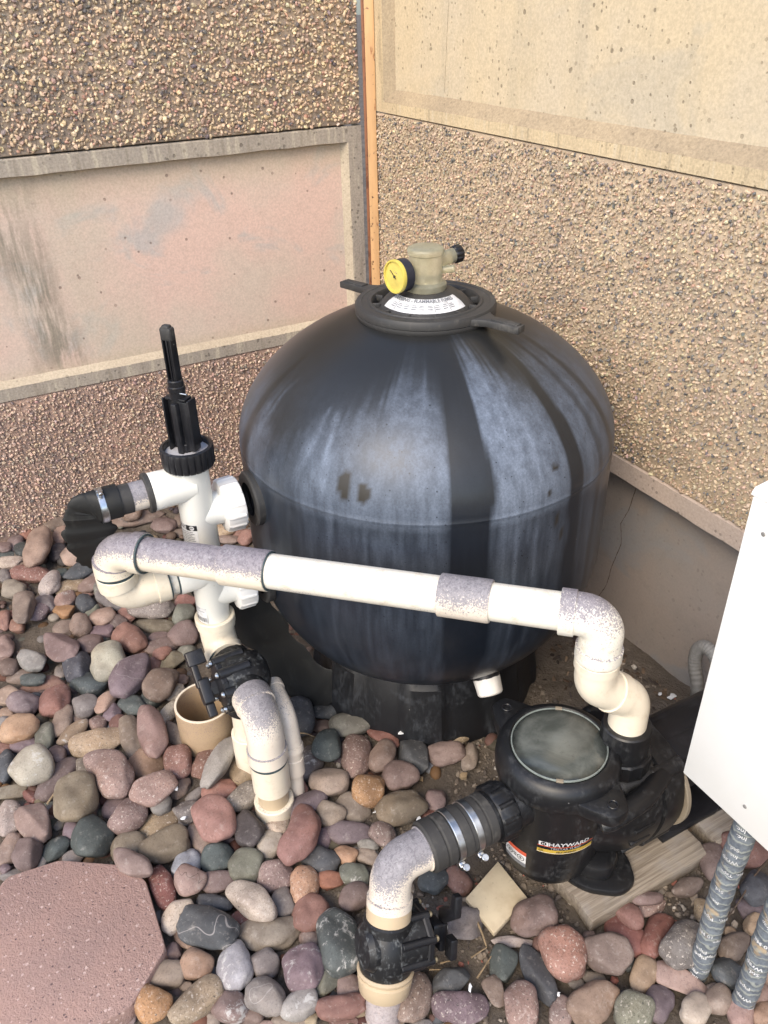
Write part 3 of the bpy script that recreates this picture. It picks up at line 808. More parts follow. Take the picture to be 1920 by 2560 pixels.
# white drip runs on the left shoulder and scuffs on the right flank
for a0, zt, zb, s in ((-32.5, .985, .86, .34), (-29.5, .985, .80, .34), (-57, 1.0, .84, .18), (24, 1.06, .93, .2), (31, .98, .80, .16)):
    m = np.exp(-((ph - a0 - (1.0 - zz) * 8 * np.sign(a0 + 30.5)) / .8) ** 2) * sstep(zt - zz, 0, .02) * sstep(zz - zb, 0, .05); L = np.maximum(L, L + s * m)
spot = np.zeros(len(zz))
for a0, z0, ra, rz in ((-21.5, .862, 2.0, .030), (-16.0, .852, 2.1, .019), (37.5, .868, 1.2, .008), (38, .745, .9, .012), (40.5, .70, .8, .016), (35, .82, .7, .008)):
    wob = .14 * np.sin(phi * 1.6 + z0 * 40) + .12 * np.sin(zz * 150 + a0)
    d = ((phi - a0) / ra) ** 2 + ((zz - z0) / rz) ** 2; spot = np.maximum(spot, sstep(1.25 + wob - d, 0, .5))
for nm, vals in (('streak', L), ('brown', brown), ('spot', spot)):
    a = body.data.attributes.new(nm, 'FLOAT', 'POINT'); a.data.foreach_set('value', np.clip(vals, 0, 1).astype(np.float32))

# base skirt with flat panels
def skirt_r(r, t, k):
    a = (k - TH0) / (2 * PI / 8)
    q = abs((a - math.floor(a)) - 0.5) * 2
    return r * (1 - 0.045 * max(0.0, min(1.0, (0.62 - q) * 6)) )
mb = MB(); lathe(mb, [(.20, .235), (.285, .215), (.305, .19), (.318, .10), (.330, .03), (.332, -.02)], TC, seg=160, rfun=skirt_r)
mb.build('tank_skirt', M['skirt'], tank, 30)
# clamp ring with two handles
ring = MB()
lathe(ring, [(.150, 1.074), (.157, 1.078), (.1605, 1.086), (.1600, 1.090), (.158, 1.0915), (.1605, 1.093), (.1610, 1.104), (.157, 1.1105), (.146, 1.1115), (.1445, 1.1100), (.131, 1.1095), (.129, 1.112), (.124, 1.112), (.121, 1.108), (.120, 1.088)], TC, seg=96)
hd = unit(np.array([1.572 - 1.098, -.49 + .652, 0])); hp = np.array([-hd[1], hd[0], 0])
HM = axes(hd, hp, (0, 0, 1))
for s in (1, -1):
    poly = [(s * .140, .052), (s * .166, .026), (s * .185, .017), (s * .262, .014), (s * .264, -.014), (s * .185, -.017), (s * .166, -.026), (s * .140, -.052)]
    prism(ring, poly if s > 0 else poly[::-1], 1.090, 1.106, TC, HM, .003)
    prism(ring, [(s * .190, .011), (s * .256, .009), (s * .256, -.009), (s * .190, -.011)] if s > 0 else [(s * .190, -.011), (s * .256, -.009), (s * .256, .009), (s * .190, .011)], 1.104, 1.1085, TC, HM, .0008)
ring.build('clamp_ring', M['grey_black'], tank, 40)
# lid dome with ribs
mb = MB(); lathe(mb, [(.1205, 1.088), (.112, 1.0935), (.106, 1.101), (.09, 1.117), (.07, 1.129), (.05, 1.1355), (0, 1.138)], TC, seg=72)
lidb = mb.build('lid', M['grey_black'], tank, 40)
for k in range(12):
    a = TH0 + 2 * PI * (k + .35) / 12; mb = MB(); d = np.array([math.cos(a), math.sin(a), 0])
    rbox(mb, TC + d * .1145 + np.array([0, 0, 1.1015]), (.021, .006, .015), .001, axes(d, np.cross([0, 0, 1], d), (0, 0, 1)))
    mb.build('rib', M['grey_black'], lidb, 40)
# manifold (yellowed clear plastic)
mb = MB(); lathe(mb, [(.0, 1.136), (.046, 1.136), (.0475, 1.140), (.0470, 1.149), (.043, 1.152), (.0385, 1.154), (.0375, 1.160), (.0375, 1.212), (.0405, 1.214), (.0415, 1.222), (.0395, 1.226), (.034, 1.229), (.018, 1.231), (0, 1.230)], TC, seg=56)
man = mb.build('manifold', M['clear'], tank, 40)
mb = MB(); rod(mb, TC + [0, .03, 1.193], TC + [0, .078, 1.200], .0165, 28, 0, .003); rod(mb, TC + [.014, .03, 1.176], TC + [.034, .055, 1.180], .0085, 20, 0, .002)
mb.build('spigot', M['clear'], man, 40)
mb = MB(); lathe(mb, [(0, 0), (.017, 0), (.019, .002), (.019, .018), (.017, .020), (0, .021)], TC + [0, .072, 1.1995], (0, 1, .12), 48, rfun=lambda r, t, k: r * (1 + .05 * (1 if int(k / (2 * PI) * 24) % 2 else -1)) if .001 < t < .019 else r)
mb.build('bleed_knob', M['black_clean'], man, 30)
gd = unit((.16, -.985, .03)); gc = TC + np.array([.005, -.080, 1.176])
mb = MB(); rod(mb, TC + [0, -.03, 1.182], gc, .011, 20); mb.build('gauge_stem', M['clear'], man, 40)
mb = MB(); lathe(mb, [(0, -.030), (.032, -.030), (.0355, -.027), (.0360, .0), (.0350, .003), (.0335, .003), (.0330, -.002), (0, -.002)], gc, gd, 56)
gauge = mb.build('pressure_gauge', M['navy'], tank, 40)
mb = MB(); lathe(mb, [(.0360, -.004), (.0368, .001), (.0358, .005), (.0325, .005), (.0318, .001)], gc, gd, 56); mb.build('bezel', M['yellow_rim'], gauge, 40)
mb = MB(); lathe(mb, [(.0325, .001), (0, .0014)], gc, gd, 56); mb.build('dial', M['yellow'], gauge, 40)
gxv, gyv, _ = frame_of(gd); mb = MB()
nd = unit(gxv * .8 - gyv * .6)
rbox(mb, gc + gd * .0030 - nd * .006, (.026, .0016, .0008), 0, axes(nd, np.cross(gd, nd), gd)); rod(mb, gc + gd * .0025, gc + gd * .0042, .003, 16)
mb.build('needle', M['rubber'], gauge, 40)

# ------------------------------------------------------------------ print helpers
def text_flat(body, size, bold=False):
    cu = bpy.data.curves.new('print', 'FONT'); cu.body = body; cu.size = size; cu.align_x = 'CENTER'; cu.align_y = 'CENTER'; cu.resolution_u = 2
    if bold: cu.offset = size * .02
    ob = bpy.data.objects.new('print', cu); COL.objects.link(ob)
    me = bpy.data.meshes.new_from_object(ob.evaluated_get(bpy.context.evaluated_depsgraph_get()))
    V = np.array([v.co[:] for v in me.vertices]).reshape(-1, 3); F = [list(p.vertices) for p in me.polygons]
    bpy.data.objects.remove(ob); bpy.data.curves.remove(cu); bpy.data.meshes.remove(me)
    return V, F
def rect_flat(w, h, n=14, m=2):
    U, V = np.meshgrid(np.linspace(-w / 2, w / 2, n + 1), np.linspace(-h / 2, h / 2, m + 1))
    I = np.arange((n + 1) * (m + 1)).reshape(m + 1, n + 1)
    return np.stack([U.reshape(-1), V.reshape(-1), np.zeros(U.size)], 1), np.stack([I[:-1, :-1], I[:-1, 1:], I[1:, 1:], I[1:, :-1]], -1).reshape(-1, 4).tolist()
def disc_flat(r, ri=0.0, n=28):
    th = np.linspace(0, 2 * PI, n, endpoint=False)
    o = np.stack([r * np.cos(th), r * np.sin(th), 0 * th], 1)
    if ri <= 0: return o, [list(range(n))]
    return np.concatenate([o, o * (ri / r)]), [(i, (i + 1) % n, n + (i + 1) % n, n + i) for i in range(n)]
def wrap(mb, VF, du, dv, c, th, R, lift, mi=0, rot=0.0, zslope=None):
    """flat print onto an upright cylinder of radius R about c: u round, v up"""
    V, F = VF; V = np.array(V, float)
    if rot: V = V @ rotz(rot).T
    a = th + (V[:, 0] + du) / R
    rr = R + lift if zslope is None else zslope(c[2] + dv + V[:, 1]) + lift
    P = np.stack([c[0] + rr * np.cos(a), c[1] + rr * np.sin(a), c[2] + dv + V[:, 1]], 1)
    return mb.add(P, F, mi)
# warning label across the lid dome
def dome_print(mb, VF, du, dv, lift, mi, th):
    V, F = VF; r0 = .083
    rad = r0 - (V[:, 1] + dv) * .95; a = th + (V[:, 0] + du) / r0
    zz = np.interp(rad, [.05, .07, .09, .106, .112], [1.1355, 1.129, 1.117, 1.101, 1.0935]) + lift
    return mb.add(np.stack([TX + rad * np.cos(a), TY + rad * np.sin(a), zz], 1), F, mi)
mb = MB(); tha = TH0 - .04
dome_print(mb, rect_flat(.190, .034, 30, 6), 0, 0, .0012, 0, tha)
dome_print(mb, text_flat('WARNING - FLAMMABLE FUMES', .0120, True), -.008, .009, .0026, 1, tha)
for i, (ln, d) in enumerate(((.12, -.002), (.15, -.006), (.13, -.010))): 
    for q in range(9):
        dome_print(mb, rect_flat(ln / 13, .0013, 3, 1), -.07 + q * .0165, d, .0022, 1, tha)
for q in (-.062, .022, .055): dome_print(mb, rect_flat(.0008, .030, 1, 4), q, 0, .0021, 1, tha)
mb.build('warning_label', [M['label_white'], M['label_grey']], tank, 60, fix=False)

# bulkhead fittings, drain
for zc in (.72, .495):
    mb = MB(); base = np.array([TX - .0190 * .44, TY - .0, zc])
    o = np.array([1.3265, TY - RT + .012, zc])
    lathe(mb, [(0, -.03), (.064, -.03), (.068, -.012), (.068, .001), (.064, .004), (.062, .0045), (.062, .007), (.0655, .008), (.0655, .023), (.061, .027), (.04, .027)], o, (0, -1, 0), 56)
    mb.build('bulkhead', M['grey_black'], tank, 35)
dd = unit((.62, -.08, -.75)); dc = np.array([1.648, -.572, .232])
mb = MB(); rod(mb, dc - dd * .05, dc + dd * .018, .036, 32, 0, .003); mb.build('drain_spout', M['black_clean'], tank, 40)
mb = MB(); lathe(mb, [(.0, .012), (.034, .012), (.0345, .016), (.0325, .056), (.029, .060), (0, .061)], dc, dd, 48, rfun=lambda r, t, k: r * (1 + .035 * (1 if int(k / (2 * PI) * 16) % 2 else 0)) if .013 < t < .05 else r)
mb.build('drain_cap', M['white_nut'], tank, 30)
# ------------------------------------------------------------------ push-pull valve beside the tank
VX, VY = 1.3242, -1.1539
VC = np.array([VX, VY, 0.0]); YN = np.array([0, -1.0, 0]); EZ = np.array([0, 0, 1.0])
def at(z, s=0.0, dx=0.0): return np.array([VX + dx, VY - s, z])
def wtop(k=1.0, lo=-.15, hi=.95):
    return lambda V, nz: k * np.clip((nz - lo) / (hi - lo), 0, 1)
valve = thing('push_pull_valve', (VX, VY, 0.40), 'white upright push-pull valve with black plunger, joined to the left of the tank', 'valve')
mb = MB(); lathe(mb, [(0, .385), (.0365, .385), (.0372, .395), (.0372, .45), (.039, .455), (.039, .845), (.041, .85), (.041, .872), (.030, .874), (0, .874)], VC, seg=56)
lathe(mb, [(0, 0), (.041, 0), (.0415, .06), (.0425, .095), (.0405, .098), (0, .098)], at(.802), YN, 48)
lathe(mb, [(0, 0), (.041, 0), (.041, .070), (.039, .073), (0, .073)], at(.565), YN, 48)
for z in (.72, .495): lathe(mb, [(0, 0), (.0385, 0), (.0385, .085), (0, .085)], at(z), -YN, 48)
mb.build('valve_body', M['pvc_valve'], valve, 40, weather=wtop(.05))
for z in (.72, .495):
    mb = MB(); lathe(mb, [(.0385, .052), (.050, .052), (.058, .055), (.0605, .060), (.0615, .094), (.060, .098), (.05, .099), (.038, .099)], at(z), -YN, 96,
        rfun=lambda r, t, k: r * (1 + .040 * (1 if (k / (2 * PI) * 14) % 1 < .22 else 0)) if (r > .055 and t < .097) else r)
    mb.build('union_nut', M['white_nut'], valve, 30)
mb = MB(); lathe(mb, [(.040, .845), (.054, .845), (.0565, .849), (.0575, .886), (.056, .891), (.050, .893), (.0475, .890), (.047, .879)], VC, seg=120,
    rfun=lambda r, t, k: r * (1 - .035 * (1 if (k / (2 * PI) * 24) % 1 < .14 else 0)) if r > .0535 and t < .888 else r)
mb.build('cap_nut', M['black_clean'], valve, 30)
mb = MB(); lathe(mb, [(.047, .879), (.03, .881), (0, .881)], VC, seg=40); mb.build('cap_plate', M['label_text_grey'], valve, 40)
# plunger: finned guide, collar, ribbed stem, grip
pl = MB(); a0 = TH0 - .35
ex, ey = np.array([math.cos(a0), math.sin(a0), 0]), np.array([-math.sin(a0), math.cos(a0), 0])
PM = axes(ex, ey, EZ)
prism(pl, [(-.008, -.011), (.010, -.011), (.010, .011), (-.008, .011)], .872, 1.02, VC, PM, .003)
prism(pl, [(.006, -.007), (.0225, -.007), (.0225, .007), (.006, .007)], .872, .995, VC, PM, .003)
for yy, z0, zt in ((.020, .885, .998), (-.022, .874, 1.002)):
    rbox(pl, VC + ey * yy + EZ * (z0 + zt) / 2 + ex * (.0 if yy > 0 else -.006), (.024 if yy > 0 else .010, .022, zt - z0), .003, PM)
rbox(pl, VC + ey * .030 + EZ * .95 - ex * .0, (.028, .006, .105), .002, PM); rbox(pl, VC - ey * .032 + EZ * .94, (.026, .005, .12), .002, PM)
rbox(pl, VC + EZ * 1.002, (.026, .050, .006), .002, PM)
rod(pl, at(.87), at(.90), .017, 24, 0, .002); rod(pl, at(1.0), at(1.043), .0165, 28, 0, .002); rod(pl, at(1.018), at(1.03), .018, 28, 0, .002)
plunger = pl.build('plunger', M['black_clean'], valve, 35)
st = MB(); rod(st, at(1.04), at(1.13), .0065, 16)
for k in range(3): rbox(st, VC + EZ * 1.086 + (ey * (k - 1) * .0095), (.019, .0035, .092), .001, PM)
st.build('stem', M['black_clean'], plunger, 35)
gp = MB(); prism(gp, round_poly([(-.0095, -.0135), (.0095, -.0135), (.0095, .0135), (-.0095, .0135)], .006), 1.126, 1.153, VC, PM, .004); rbox(gp, VC + EZ * 1.152, (.016, .019, .012), .005, PM)
gp.build('grip', M['grey_black'], plunger, 40)
pn = MB(); rod(pn, at(1.016) + ey * .012 + ex * .008, at(1.016) + ey * .029 + ex * .008, .0022, 12); pn.build('pin', M['steel'], plunger, 40)
# printed labels on the barrel
lt = TH0 - .62
mb = MB()
wrap(mb, rect_flat(.060, .062, 14, 3), 0, .680, VC, lt, .039, .0004, 0)
wrap(mb, rect_flat(.026, .0135, 8, 2), .017, .7035, VC, lt, .039, .0007, 1)
wrap(mb, disc_flat(.0056), .018, .7035, VC, lt, .039, .0010, 0)
wrap(mb, text_flat('NSF', .0050, True), .018, .7035, VC, lt, .039, .0013, 1)
wrap(mb, text_flat('WARNING', .0125), -.025, .7030, VC, lt, .039, .0008, 1)
for i in range(9):
    w = (.044, .050, .036, .050, .047, .052, .040, .050, .046)[i]
    for q in range(5): wrap(mb, rect_flat(w / 5.6, .0019, 2, 1), -.002 - .5 * w + (q + .5) * w / 5, .692 - i * .0046, VC, lt, .039, .0007, 2)
mb.build('printed_label', [M['label_white'], M['label_black'], M['label_grey']], valve, 60, fix=False); mb = MB()
wrap(mb, rect_flat(.046, .046, 12, 3), -.004, .452, VC, lt, .039, .0004, 0)
for i in range(15): wrap(mb, rect_flat((.0008, .0014, .0006, .002)[i % 4], .012, 1, 1), -.020 + i * .0026, .440, VC, lt, .039, .0007, 1)
for z, n in ((.470, 6), (.464, 9), (.453, 4)):
    for q in range(n): wrap(mb, rect_flat(.0028, .0022, 1, 1), -.022 + q * .0042, z, VC, lt, .039, .0007, 2)
mb.build('barcode_label', [M['label_white'], M['label_black'], M['label_grey']], valve, 60, fix=False)

# waste stub, clamp and lay-flat hose
hose = thing('backwash_hose', (VX, VY - .28, .80), 'black lay-flat waste hose drooping from the left end of the white valve', 'hose')
mb = MB(); rod(mb, at(.802, .092), at(.802, .104), .0445, 40, 0, .002); mb.build('gasket', M['rubber'], hose, 40)
mb = MB(); sweep(mb, [at(.802, s) for s in np.linspace(.100, .190, 14)], .0315, 40); mb.build('stub_pipe', M['pvc_chalk'], hose, 40, weather=wtop(.95, -.5, .5))
mb = MB(); sweep(mb, [at(.802, s) for s in np.linspace(.135, .168, 6)], .0325, 40); mb.build('tape_wrap', M['rubber'], hose, 40)
path = smooth_path([(VX, VY - .160, .803), (VX, VY - .190, .803), (VX, VY - .214, .802), (VX - .001, VY - .2270, .794), (VX - .006, VY - .230, .765), (VX - .018, VY - .228, .705), (VX - .042, VY - .190, .640), (VX - .065, VY - .12, .575), (VX - .088, VY - .03, .505), (VX - .088, VY + .075, .395), (VX - .065, VY + .135, .27), (VX - .005, VY + .20, .13), (VX + .055, VY + .27, .05)], 110)
tt = np.linspace(0, 1, 110)
flat = np.interp(tt, [0, .10, .15, .22, .45, 1], [1, 1, .62, .34, .2, .12]); wide = np.interp(tt, [0, .12, .20, .30, .5, .7, 1], [1, 1, 1.15, 1.4, 1.75, 1.9, 2.0])
r2 = np.random.default_rng(5); cr = np.convolve(r2.normal(0, .16, 110), np.ones(3) / 3, 'same') * np.clip((tt - .12) * 6, 0, 1)
mb = MB(); sweep(mb, path, .0365 * (1 + cr), 36, sx=wide, sy=flat * (1 + cr * 2), up=(0, 0, 1))
hs = mb.build('hose_skin', M['hose'], hose, 35)
mb = MB(); tube_wall(mb, at(.802, .188), at(.802, .203), .0382, .0366, 48); rbox(mb, at(.840, .1955) + np.array([.004, 0, 0]), (.018, .0135, .007), .002)
cl = mb.build('hose_clamp', M['steel'], hose, 40)
mb = MB(); rod(mb, at(.8405, .1955) + [.012, 0, .004], at(.8405, .1955) + [.030, 0, .002], .0045, 14, 0, .001); mb.build('clamp_screw', M['steel'], cl, 40)

# ------------------------------------------------------------------ pipe run from the valve to the pump
A0 = at(.565, .200); A1 = np.array([VX - .002, VY - .200, .690]); B1 = np.array([2.064, -.620, .726])
ru = unit(B1 - A1)
run = thing('pipe_run', A0, 'long white pvc pipe running in front of the black tank from valve to pump', 'pipe')
mb = MB(); sweep(mb, [at(.565, .060), at(.565, .110)], .0365, 40); mb.build('pipe', M['pvc_white'], run, 40, weather=wtop(.1))
def ring_at(name, p, d, r, w, mat, parent):
    mb = MB(); tube_wall(mb, np.asarray(p) - unit(d) * w / 2, np.asarray(p) + unit(d) * w / 2, r, r - .004, 44, 0, .0005); return mb.build(name, mat, parent, 40)
def fitting(name, pts, r, mat, parent, weather, hub=None, rim=.0022, seg=44):
    """a moulded fitting: body along pts with slightly thicker socket rims at both ends"""
    pts = resample(pts, .002); s = np.concatenate([[0], np.cumsum(np.linalg.norm(np.diff(pts, axis=0), axis=1))]); Ls = s[-1]
    hub = min(hub or .028, Ls * .42)
    g = np.unique(np.round(np.concatenate([np.arange(0, Ls, .006), [Ls, .0012, Ls - .0012, hub, hub + .0009, Ls - hub, Ls - hub - .0009]]), 5)); g = g[(g >= 0) & (g <= Ls)]
    pts = np.stack([np.interp(g, s, pts[:, i]) for i in range(3)], 1); e = np.minimum(g, Ls - g)
    rr = np.where(e > hub + .0004, r - min(.0036, r * .085), r)
    if name == 'coupling': rr = np.full(len(pts), r)
    rr[0] -= .0012; rr[-1] -= .0012
    mb = MB(); sweep(mb, pts, rr, seg)
    return mb.build(name, mat, parent, 40, weather=weather)
el = fitting('elbow', bend(at(.565, .096), A0, A0 + EZ * .062, .042), .0450, M['pvc_cream'], run, wtop(.05))
ring_at('primer_band', at(.565, .0945), YN, .0432, .004, M['primer'], el); ring_at('primer_band', at(.565, .0745), YN, .0395, .004, M['primer'], el)
el = fitting('elbow', bend(A0 + EZ * .068, A1, A1 + ru * .088, .042), .0455, M['pvc_cream'], run, wtop(1.0, -.15, .75))
ring_at('primer_band', A0 + EZ * .065, EZ, .0435, .006, M['primer'], el); ring_at('primer_band', A1 + ru * .088, ru, .0436, .004, M['primer'], el)
def on(t): return A1 + (B1 - A1) * t
mb = MB(); sweep(mb, resample([on(.075), on(.30)], .012), .0375, 44); mb.build('pipe', M['pvc_cream'], run, 40, weather=wtop(1.0, -.2, .75))
cp = fitting('coupling', [on(.262), on(.362)], .0430, M['pvc_cream'], run, wtop(1.0, -.2, .75), .05); ring_at('primer_band', on(.3625), ru, .0412, .004, M['primer'], cp)
mb = MB(); sweep(mb, resample([on(.30), on(.93)], .012), .0368, 44)
rr = np.random.default_rng(9)
pp = mb.build('pipe', M['pvc_white'], run, 40, weather=lambda V, nz: .12 * np.clip(nz, 0, 1) + .35 * np.exp(-((nz + .55) / .22) ** 2) * (np.sin(V[:, 0] * 31) * .5 + .5))
fitting('coupling', [on(.705), on(.802)], .0425, M['pvc_chalk'], run, wtop(.92, -.55, .9), .05)
def at_b(z, dx=0, dy=0): return np.array([B1[0] + dx, B1[1] + dy, z])
fitting('elbow', bend(on(.924), B1, at_b(.628), .038), .0445, M['pvc_white'], run, wtop(.80, -.35, 1.0))
DC = np.array([2.085, -.530])
q1, q2 = at_b(.558), np.array([DC[0] - .003, DC[1] + .002, .492])
fitting('elbow', bend(at_b(.627), q1, q1 + (q2 - q1) * .60, .050), .0432, M['pvc_cream'], run, wtop(.10), .02)
ring_at('seam', at_b(.6275), EZ, .0415, .002, M['twig'], run)
fitting('elbow', bend(q1 + (q2 - q1) * .50, q2, np.array([DC[0], DC[1], .40]), .045), .0425, M['pvc_cream'], run, wtop(.12), .02)

# ------------------------------------------------------------------ diverter valve below the push-pull valve
DV = np.array([1.452, -1.146, .318]); XP = np.array([1.0, 0, 0])
div = thing('diverter_valve', (DV[0], DV[1], .2), 'black three-way valve with bolted cover and T handle, under the white push-pull valve', 'valve')
mb = MB(); lathe(mb, [(0, -.068), (.030, -.066), (.052, -.054), (.063, -.030), (.066, 0), (.066, .026), (.062, .030), (.062, .042), (0, .042)], DV, -YN * -1.0, 48)
rod(mb, DV - XP * .085, DV + XP * .085, .047, 40, 0, .004); rod(mb, DV, DV - EZ * .095, .046, 40, 0, .004)
mb.build('valve_body', M['black_valve'], div, 40)
mb = MB(); lathe(mb, [(0, .040), (.0615, .040), (.0655, .043), (.0655, .052), (.062, .055), (.040, .058), (.022, .062), (.020, .078), (0, .078)], DV, YN, 8)
cov = mb.build('cover', M['black_clean'], div, 25)
mb = MB()
for k in range(8):
    a = 2 * PI * (k + .5) / 8; x, y, _ = frame_of(YN); c = DV + (x * math.cos(a) + y * math.sin(a)) * .060
    m1 = MB(); rod(m1, c + YN * -.020, c + YN * .056, .0125, 16, 0, .002); b1 = m1.build('boss', M['black_clean'], cov, 40)
    m2 = MB(); rod(m2, c + YN * .0555, c + YN * .0650, .0072, 16, 0, .0028); m2.build('bolt', M['steel'], cov, 40)
# T handle on the cover
ha = unit((-.60, 0, .62)); hb_ = np.cross(YN, ha)
HM2 = axes(ha, hb_, YN)
mb = MB(); hc = DV + YN * .078
prism(mb, round_poly([(-.030, -.018), (.030, -.020), (.034, .020), (-.032, .018)], .006), -.004, .022, hc, HM2, .003)
prism(mb, round_poly([(.010, -.015), (.078, -.012), (.083, .010), (.012, .016)], .004), .010, .026, hc, HM2, .003)
prism(mb, round_poly([(.064, -.016), (.100, -.014), (.100, .014), (.064, .014)], .004), -.012, .030, hc, HM2, .003)
prism(mb, round_poly([(-.030, -.012), (-.062, -.012), (-.062, .010), (-.030, .012)], .004), .0, .020, hc, HM2, .003)
prism(mb, round_poly([(-.012, .018), (.012, .018), (.016, .052), (-.020, .054)], .004), .0, .018, hc, HM2, .003)
mb.build('handle', M['black_clean'], div, 35)
mb = MB()
for dx_, dz_, s in ((.02, .048, 1.0), (.035, .035, .7), (.05, .02, .9), (.01, .05, .8)):
    rbox(mb, DV + np.array([dx_ - .006, -.026 - .01 * s, dz_ * 1.12]), (.016 * s, .007, .006), .002, rotz(.6 * s))
mb.build('glue_smear', M['glue'], div, 60)
inlet = thing('pipe_elbow', at(.38), 'cream pvc elbow joining the foot of the white valve to the black diverter', 'pipe elbow')
el = fitting('elbow_body', bend(at(.425), at(.338), at(.330, 0, .052), .052), .0462, M['pvc_cream'], inlet, wtop(.12), .03)
ring_at('primer_band', at(.327, 0, .054), XP, .0455, .006, M['primer'], inlet)
mb = MB(); tube_wall(mb, at(.405), at(.428), .0485, .0385, 44); mb.build('socket_rim', M['pvc_cream'], inlet, 40, weather=wtop(.1))
drop = thing('downpipe', (1.604, -1.15, 0), 'chalky pvc elbow and downpipe from the black diverter into the stones', 'pipe')
DX = np.array([1.606, -1.150, 0])
fitting('elbow', bend(DV + XP * .070, np.array([1.600, -1.148, .330]), DX + EZ * .195, .058), .0470, M['pvc_chalk'], drop, wtop(.95, .0, .85), .035)
ring_at('primer_band', DX + EZ * .1935, EZ, .0456, .007, M['primer'], drop)
fitting('coupling', [DX + EZ * .192, DX + EZ * .098], .0445, M['pvc_cream'], drop, wtop(.15), .04)
mb = MB(); sweep(mb, [DX + EZ * .12, DX + EZ * .0], .0368, 40); mb.build('pipe', M['pvc_tan'], drop, 40, weather=wtop(.1))
mb = MB(); tube_wall(mb, DX + EZ * .052, DX - EZ * .03, .0480, .0372, 44); mb.build('coupling', M['pvc_cream'], drop, 40, weather=wtop(.3))
down2 = thing('downpipe', (1.456, -1.150, 0), 'short cream pipe under the black diverter, half hidden behind the downpipe', 'pipe')
mb = MB(); sweep(mb, resample([DV - EZ * .075, np.array([DV[0], DV[1], .10])], .02), .0365, 36); mb.build('pipe', M['pvc_cream'], down2, 40, weather=wtop(.1))
mb = MB(); tube_wall(mb, np.array([DV[0], DV[1], .14]), np.array([DV[0], DV[1], -.02]), .0445, .0367, 40); mb.build('coupling', M['pvc_cream'], down2, 40, weather=wtop(.1))
sm = thing('drain_pipe', (1.60, -1.085, 0), 'thin white plastic pipe with stepped fittings behind the chalky downpipe', 'pipe')
SP = np.array([1.592, -1.083, 0])
fitting('elbow', bend(np.array([1.46, -1.075, .27]), np.array([1.560, -1.080, .262]), SP + EZ * .165, .05), .0265, M['pvc_chalk'], sm, wtop(.30, 0, .9), .02, seg=32)
mb = MB(); rod(mb, SP + EZ * .175, SP + EZ * .14, .0215, 28); mb.build('pipe', M['pvc_chalk'], sm, 40, weather=wtop(.1))
fitting('coupling', [SP + EZ * .150, SP + EZ * .092], .0235, M['pvc_chalk'], sm, wtop(.1), .02, seg=28)
mb = MB(); sweep(mb, [SP + EZ * .10, SP + np.array([.004, -.002, -.01])], .0172, 28); mb.build('pipe', M['pvc_chalk'], sm, 40, weather=wtop(.1))
# open pipe stub
SC = np.array([1.296, -1.214, 0])
stub = thing('pipe_stub', SC, 'wide open tan pipe stub standing upright among the stones under the black handle', 'pipe stub')
mb = MB(); tube_wall(mb, SC - EZ * .03, SC + EZ * .138, .0765, .0690, 72, 0, .0015); mb.build('pipe_wall', M['pvc_stub'], stub, 35, weather=lambda V, nz: .38 * np.clip((V[:, 2] - .02) / .12, 0, 1))
mb = MB(); tube_wall(mb, SC + EZ * .1376, SC + EZ * .1392, .0755, .0700, 72, 0, .0004); mb.build('cut_rim', M['pvc_cream'], stub, 35, weather=wtop(.05))

# ------------------------------------------------------------------ suction line and front valve
E0 = np.array([2.045, -1.062, .285]); F0 = np.array([2.158, -1.152, -.025]); sd = unit(F0 - E0)
def onS(t): return E0 + (F0 - E0) * t
suc = thing('suction_pipe', E0, 'chalky white elbow bending from the ribbed rubber coupling down to the front valve', 'pipe elbow')
fitting('elbow', bend(np.array([2.045, -.975, .285]), E0, onS(.245), .050), .0445, M['pvc_chalk'], suc, lambda V, nz: 1.0 * np.clip((nz + .15) / .85, 0, 1) * np.clip((V[:, 2] - .20) / .09, 0, 1), .018)
mb = MB(); sweep(mb, [np.array([2.045, -.965, .285]), np.array([2.045, -.992, .285])], .0462, 44); mb.build('socket_rim', M['pvc_chalk'], suc, 40, weather=wtop(.4))
mb = MB(); sweep(mb, [onS(.23), onS(.33)], .0440, 40); mb.build('pipe_end', M['pvc_tan'], suc, 40, weather=wtop(.2))
fv = thing('front_valve', onS(.48), 'black bolted valve low in front, below the chalky suction elbow', 'valve')
sx_, sy_, _ = frame_of(sd); FC = onS(.475)
mb = MB(); rod(mb, onS(.315), onS(.42), .0485, 40, 0, .003); lathe(mb, [(0, -.045), (.045, -.045), (.050, -.03), (.056, -.010), (.057, .02), (.053, .042), (.050, .056), (0, .056)], FC, sd, 44)
YP = np.array([0, 1.0, 0]); fvn = unit(YP - sd * (YP @ sd)); fvx = np.cross(fvn, sd)
rod(mb, FC, FC + fvn * .062, .058, 40, 0, .003); rod(mb, FC, FC - fvn * .054, .045, 40, 0, .010)
mb.build('valve_body', M['black_valve'], fv, 40)
mb = MB(); lathe(mb, [(0, .060), (.062, .060), (.065, .063), (.065, .072), (.061, .075), (.03, .078), (.02, .082), (.019, .10), (0, .10)], FC, fvn, 8); cov = mb.build('cover', M['black_clean'], fv, 25)
for k in range(8):
    a = 2 * PI * (k + .5) / 8; c = FC + (fvx * math.cos(a) + sd * math.sin(a)) * .058
    m1 = MB(); rod(m1, c + fvn * .004, c + fvn * .076, .0082, 14, 0, .001); m1.build('boss', M['black_clean'], cov, 40)
    m1 = MB(); rod(m1, c + fvn * .0755, c + fvn * .083, .0060, 14, 0, .002); m1.build('bolt', M['brass'], cov, 40)
HM3 = axes(fvx, sd, fvn); hc = FC + fvn * .100
mb = MB()
prism(mb, round_poly([(-.018, -.020), (.020, -.020), (.020, .020), (-.018, .020)], .005), -.006, .016, hc, HM3, .003)
